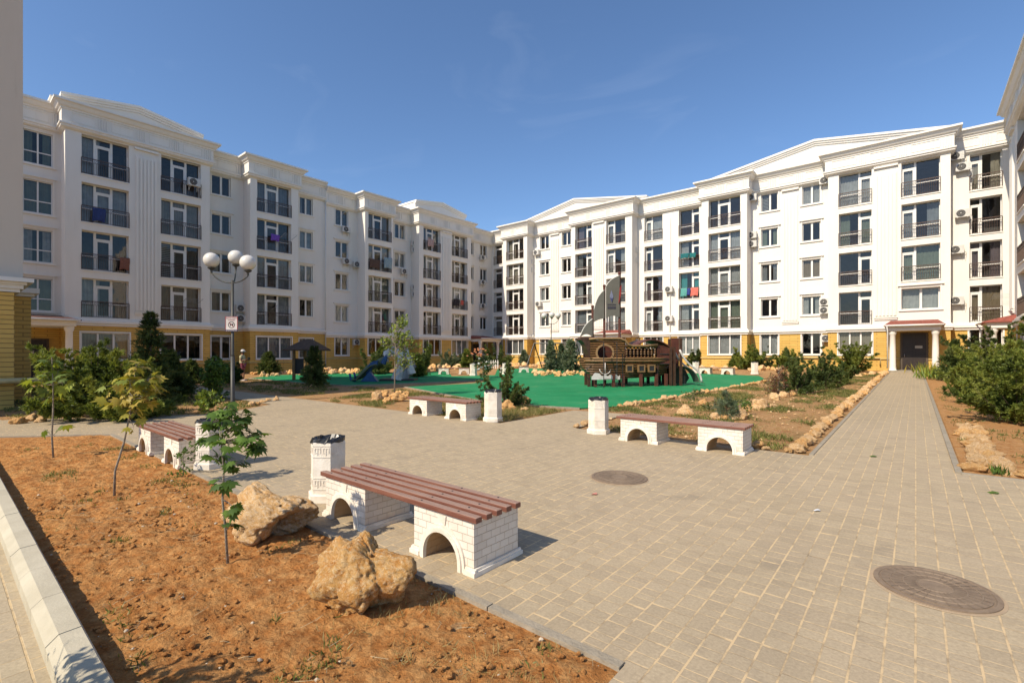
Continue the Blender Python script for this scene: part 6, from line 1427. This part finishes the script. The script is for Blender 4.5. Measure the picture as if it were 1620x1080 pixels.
# ------------------------------------------------------------------ person by the left block
def person():
    x, y = gp(383, 602); r = empty('person', (x, y, G(x, y)), ang+R_(4)); tag(r, 'person in white cap, pale shirt and pink shorts standing in profile by the left block', 'person')
    M_skin = mat('skin', (.24, .12, .075), .55, .05, 3); M_sh = mat('shirt', (.48, .45, .27), .85, .1, 8); M_shorts = mat('shorts_pink', (.36, .09, .12), .8, .1, 8)
    J = {'pel': (0, 0, .95), 'wai': (0, 0, 1.08), 'che': (.01, 0, 1.30), 'neck': (.02, 0, 1.45), 'hb': (.04, 0, 1.54), 'hd': (.055, 0, 1.66),
         'ls': (.0, -.17, 1.40), 'le': (.03, -.20, 1.13), 'lh': (.27, -.14, 1.20), 'rs': (.0, .17, 1.40), 're': (.10, .20, 1.15), 'rh': (.34, .10, 1.24),
         'lhip': (0, -.09, .90), 'lk': (.03, -.10, .50), 'la': (-.01, -.10, .09), 'lt': (.15, -.10, .04), 'rhip': (0, .09, .90), 'rk': (.05, .10, .50), 'ra': (.03, .10, .09), 'rt': (.19, .10, .04)}
    Rd = {'pel': .13, 'wai': .115, 'che': .13, 'neck': .055, 'hb': .07, 'hd': .09, 'ls': .065, 'le': .043, 'lh': .032, 'rs': .065, 're': .043, 'rh': .032, 'lhip': .085, 'lk': .06, 'la': .042, 'lt': .035, 'rhip': .085, 'rk': .06, 'ra': .042, 'rt': .035}
    E_ = [('pel', 'wai'), ('wai', 'che'), ('che', 'neck'), ('neck', 'hb'), ('hb', 'hd'), ('che', 'ls'), ('ls', 'le'), ('le', 'lh'), ('che', 'rs'), ('rs', 're'), ('re', 'rh'), ('pel', 'lhip'), ('lhip', 'lk'), ('lk', 'la'), ('la', 'lt'), ('pel', 'rhip'), ('rhip', 'rk'), ('rk', 'ra'), ('ra', 'rt')]
    for s, h in (('l', 'lh'), ('r', 'rh')):        # five fingers each
        hx, hy, hz = J[h]
        for f in range(5):
            k = s+'f%d' % f; J[k] = (hx+(.05 if f else .02), hy+(-.032+.018*f), hz+(.01 if f else .035)); J[k+'b'] = (hx+(.095-.008*abs(f-2) if f else .05), hy+(-.036+.019*f), hz+(.03 if f else .06)); Rd[k] = .010; Rd[k+'b'] = .008; E_ += [(h, k), (k, k+'b')]
    def skinned(names, edges, rad, nm, m, sub=2, grow=0, par=r):
        ids = {n_: i for i, n_ in enumerate(names)}; me = bpy.data.meshes.new(nm); me.from_pydata([J[n_] for n_ in names], [(ids[a], ids[b_]) for a, b_ in edges], []); o = link(nm, me, par)
        md = o.modifiers.new('s', 'SKIN')
        for n_ in names: v = me.skin_vertices[0].data[ids[n_]]; q = rad[n_]+grow; v.radius = (q, q); v.use_root = (n_ == names[0])
        o.modifiers.new('u', 'SUBSURF').levels = sub; o.modifiers['u'].render_levels = sub
        dg = bpy.context.evaluated_depsgraph_get(); dg.update(); m2 = bpy.data.meshes.new_from_object(o.evaluated_get(dg)); o.modifiers.clear(); o.data = m2
        m2.materials.clear(); m2.materials.append(m); m2.polygons.foreach_set('use_smooth', [True]*len(m2.polygons)); return o
    body = skinned(list(J), E_, Rd, 'body', M_skin)
    b = MB(); b.prism([(.14, 1.62), (.172, 1.635), (.145, 1.665)], -.014, .014); b.sphere((.125, -.04, 1.665), .013, 8, 6); b.sphere((.125, .04, 1.665), .013, 8, 6); b.box(.13, .142, -.025, .025, 1.595, 1.605); b.sphere((.04, -.095, 1.65), .025, 8, 6); b.sphere((.04, .095, 1.65), .025, 8, 6)
    b.build('face', M_skin, r)
    for k, (a, z0) in {'le2': ('le', .6), 're2': ('re', .6)}.items():
        s_ = J[a[0]+'s']; e = J[a]; J[k] = tuple(s_[i]+(e[i]-s_[i])*z0 for i in range(3)); Rd[k] = .055
    skinned(['pel', 'wai', 'che', 'neck', 'ls', 'le2', 'rs', 're2'], [('pel', 'wai'), ('wai', 'che'), ('che', 'neck'), ('che', 'ls'), ('ls', 'le2'), ('che', 'rs'), ('rs', 're2')], Rd, 'shirt', M_sh, grow=.028)
    for h in ('l', 'r'): J[h+'k2'] = tuple(J[h+'hip'][i]+(J[h+'k'][i]-J[h+'hip'][i])*.72 for i in range(3)); Rd[h+'k2'] = .075
    skinned(['pel', 'lhip', 'lk2', 'rhip', 'rk2'], [('pel', 'lhip'), ('lhip', 'lk2'), ('pel', 'rhip'), ('rhip', 'rk2')], Rd, 'shorts', M_shorts, grow=.022)
    b = MB(); b.lathe([(.112, 1.66), (.118, 1.70), (.105, 1.755), (.06, 1.79), (.002, 1.80)], 18, (.045, 0, 0)); b.prism([(-.1, -.075), (-.02, -.07), (.0, 0), (-.02, .07), (-.1, .075)], 0, .012, 0, 'xy'); 
    n0 = len(b.v)-10
    for i in range(n0, len(b.v)): v = b.v[i]; b.v[i] = (.24+v[0], v[1], 1.675+v[2])
    b.build('cap', mat('cap_white', (.62, .60, .58), .8), r)
    b = MB(); b.lathe([(.10, 1.60), (.112, 1.68), (.09, 1.70)], 14, (.02, 0, 0)); b.build('hair', M_dark, r)
    for s in (-1, 1): b = MB(); b.box(.0-.06+(.02 if s < 0 else .04), .2+(.0 if s < 0 else .04), s*.1-.045, s*.1+.045, 0, .07); b.build('shoe', MC['cap_white'], r)
    b = MB(); b.box(.37, .40, -.16, .12, 1.20, 1.36); o = b.build('dark_folder', M_dark, loc=(x, y, G(x, y))); o.rotation_euler = (0, 0, ang+R_(4)); tag(o, 'dark flat folder held by the person in the white cap', 'folder')
person()

x, y = -3.05, -.75  # unseen bush added behind the camera to cast the bottom left shadow
leafy(x, y, 1.65, [(0, 0, 1.1, .5), (.4, .1, .9, .45), (-.35, 0, .95, .42), (.1, 0, 1.4, .3), (0, 0, .5, .5)], M_map, 'added bush out of view, put in to throw a shadow on the soil at bottom left', n=1800, ls=.08, trunk=.02, seed=120, cat='shrub', name='leafy_bush', tw=110)
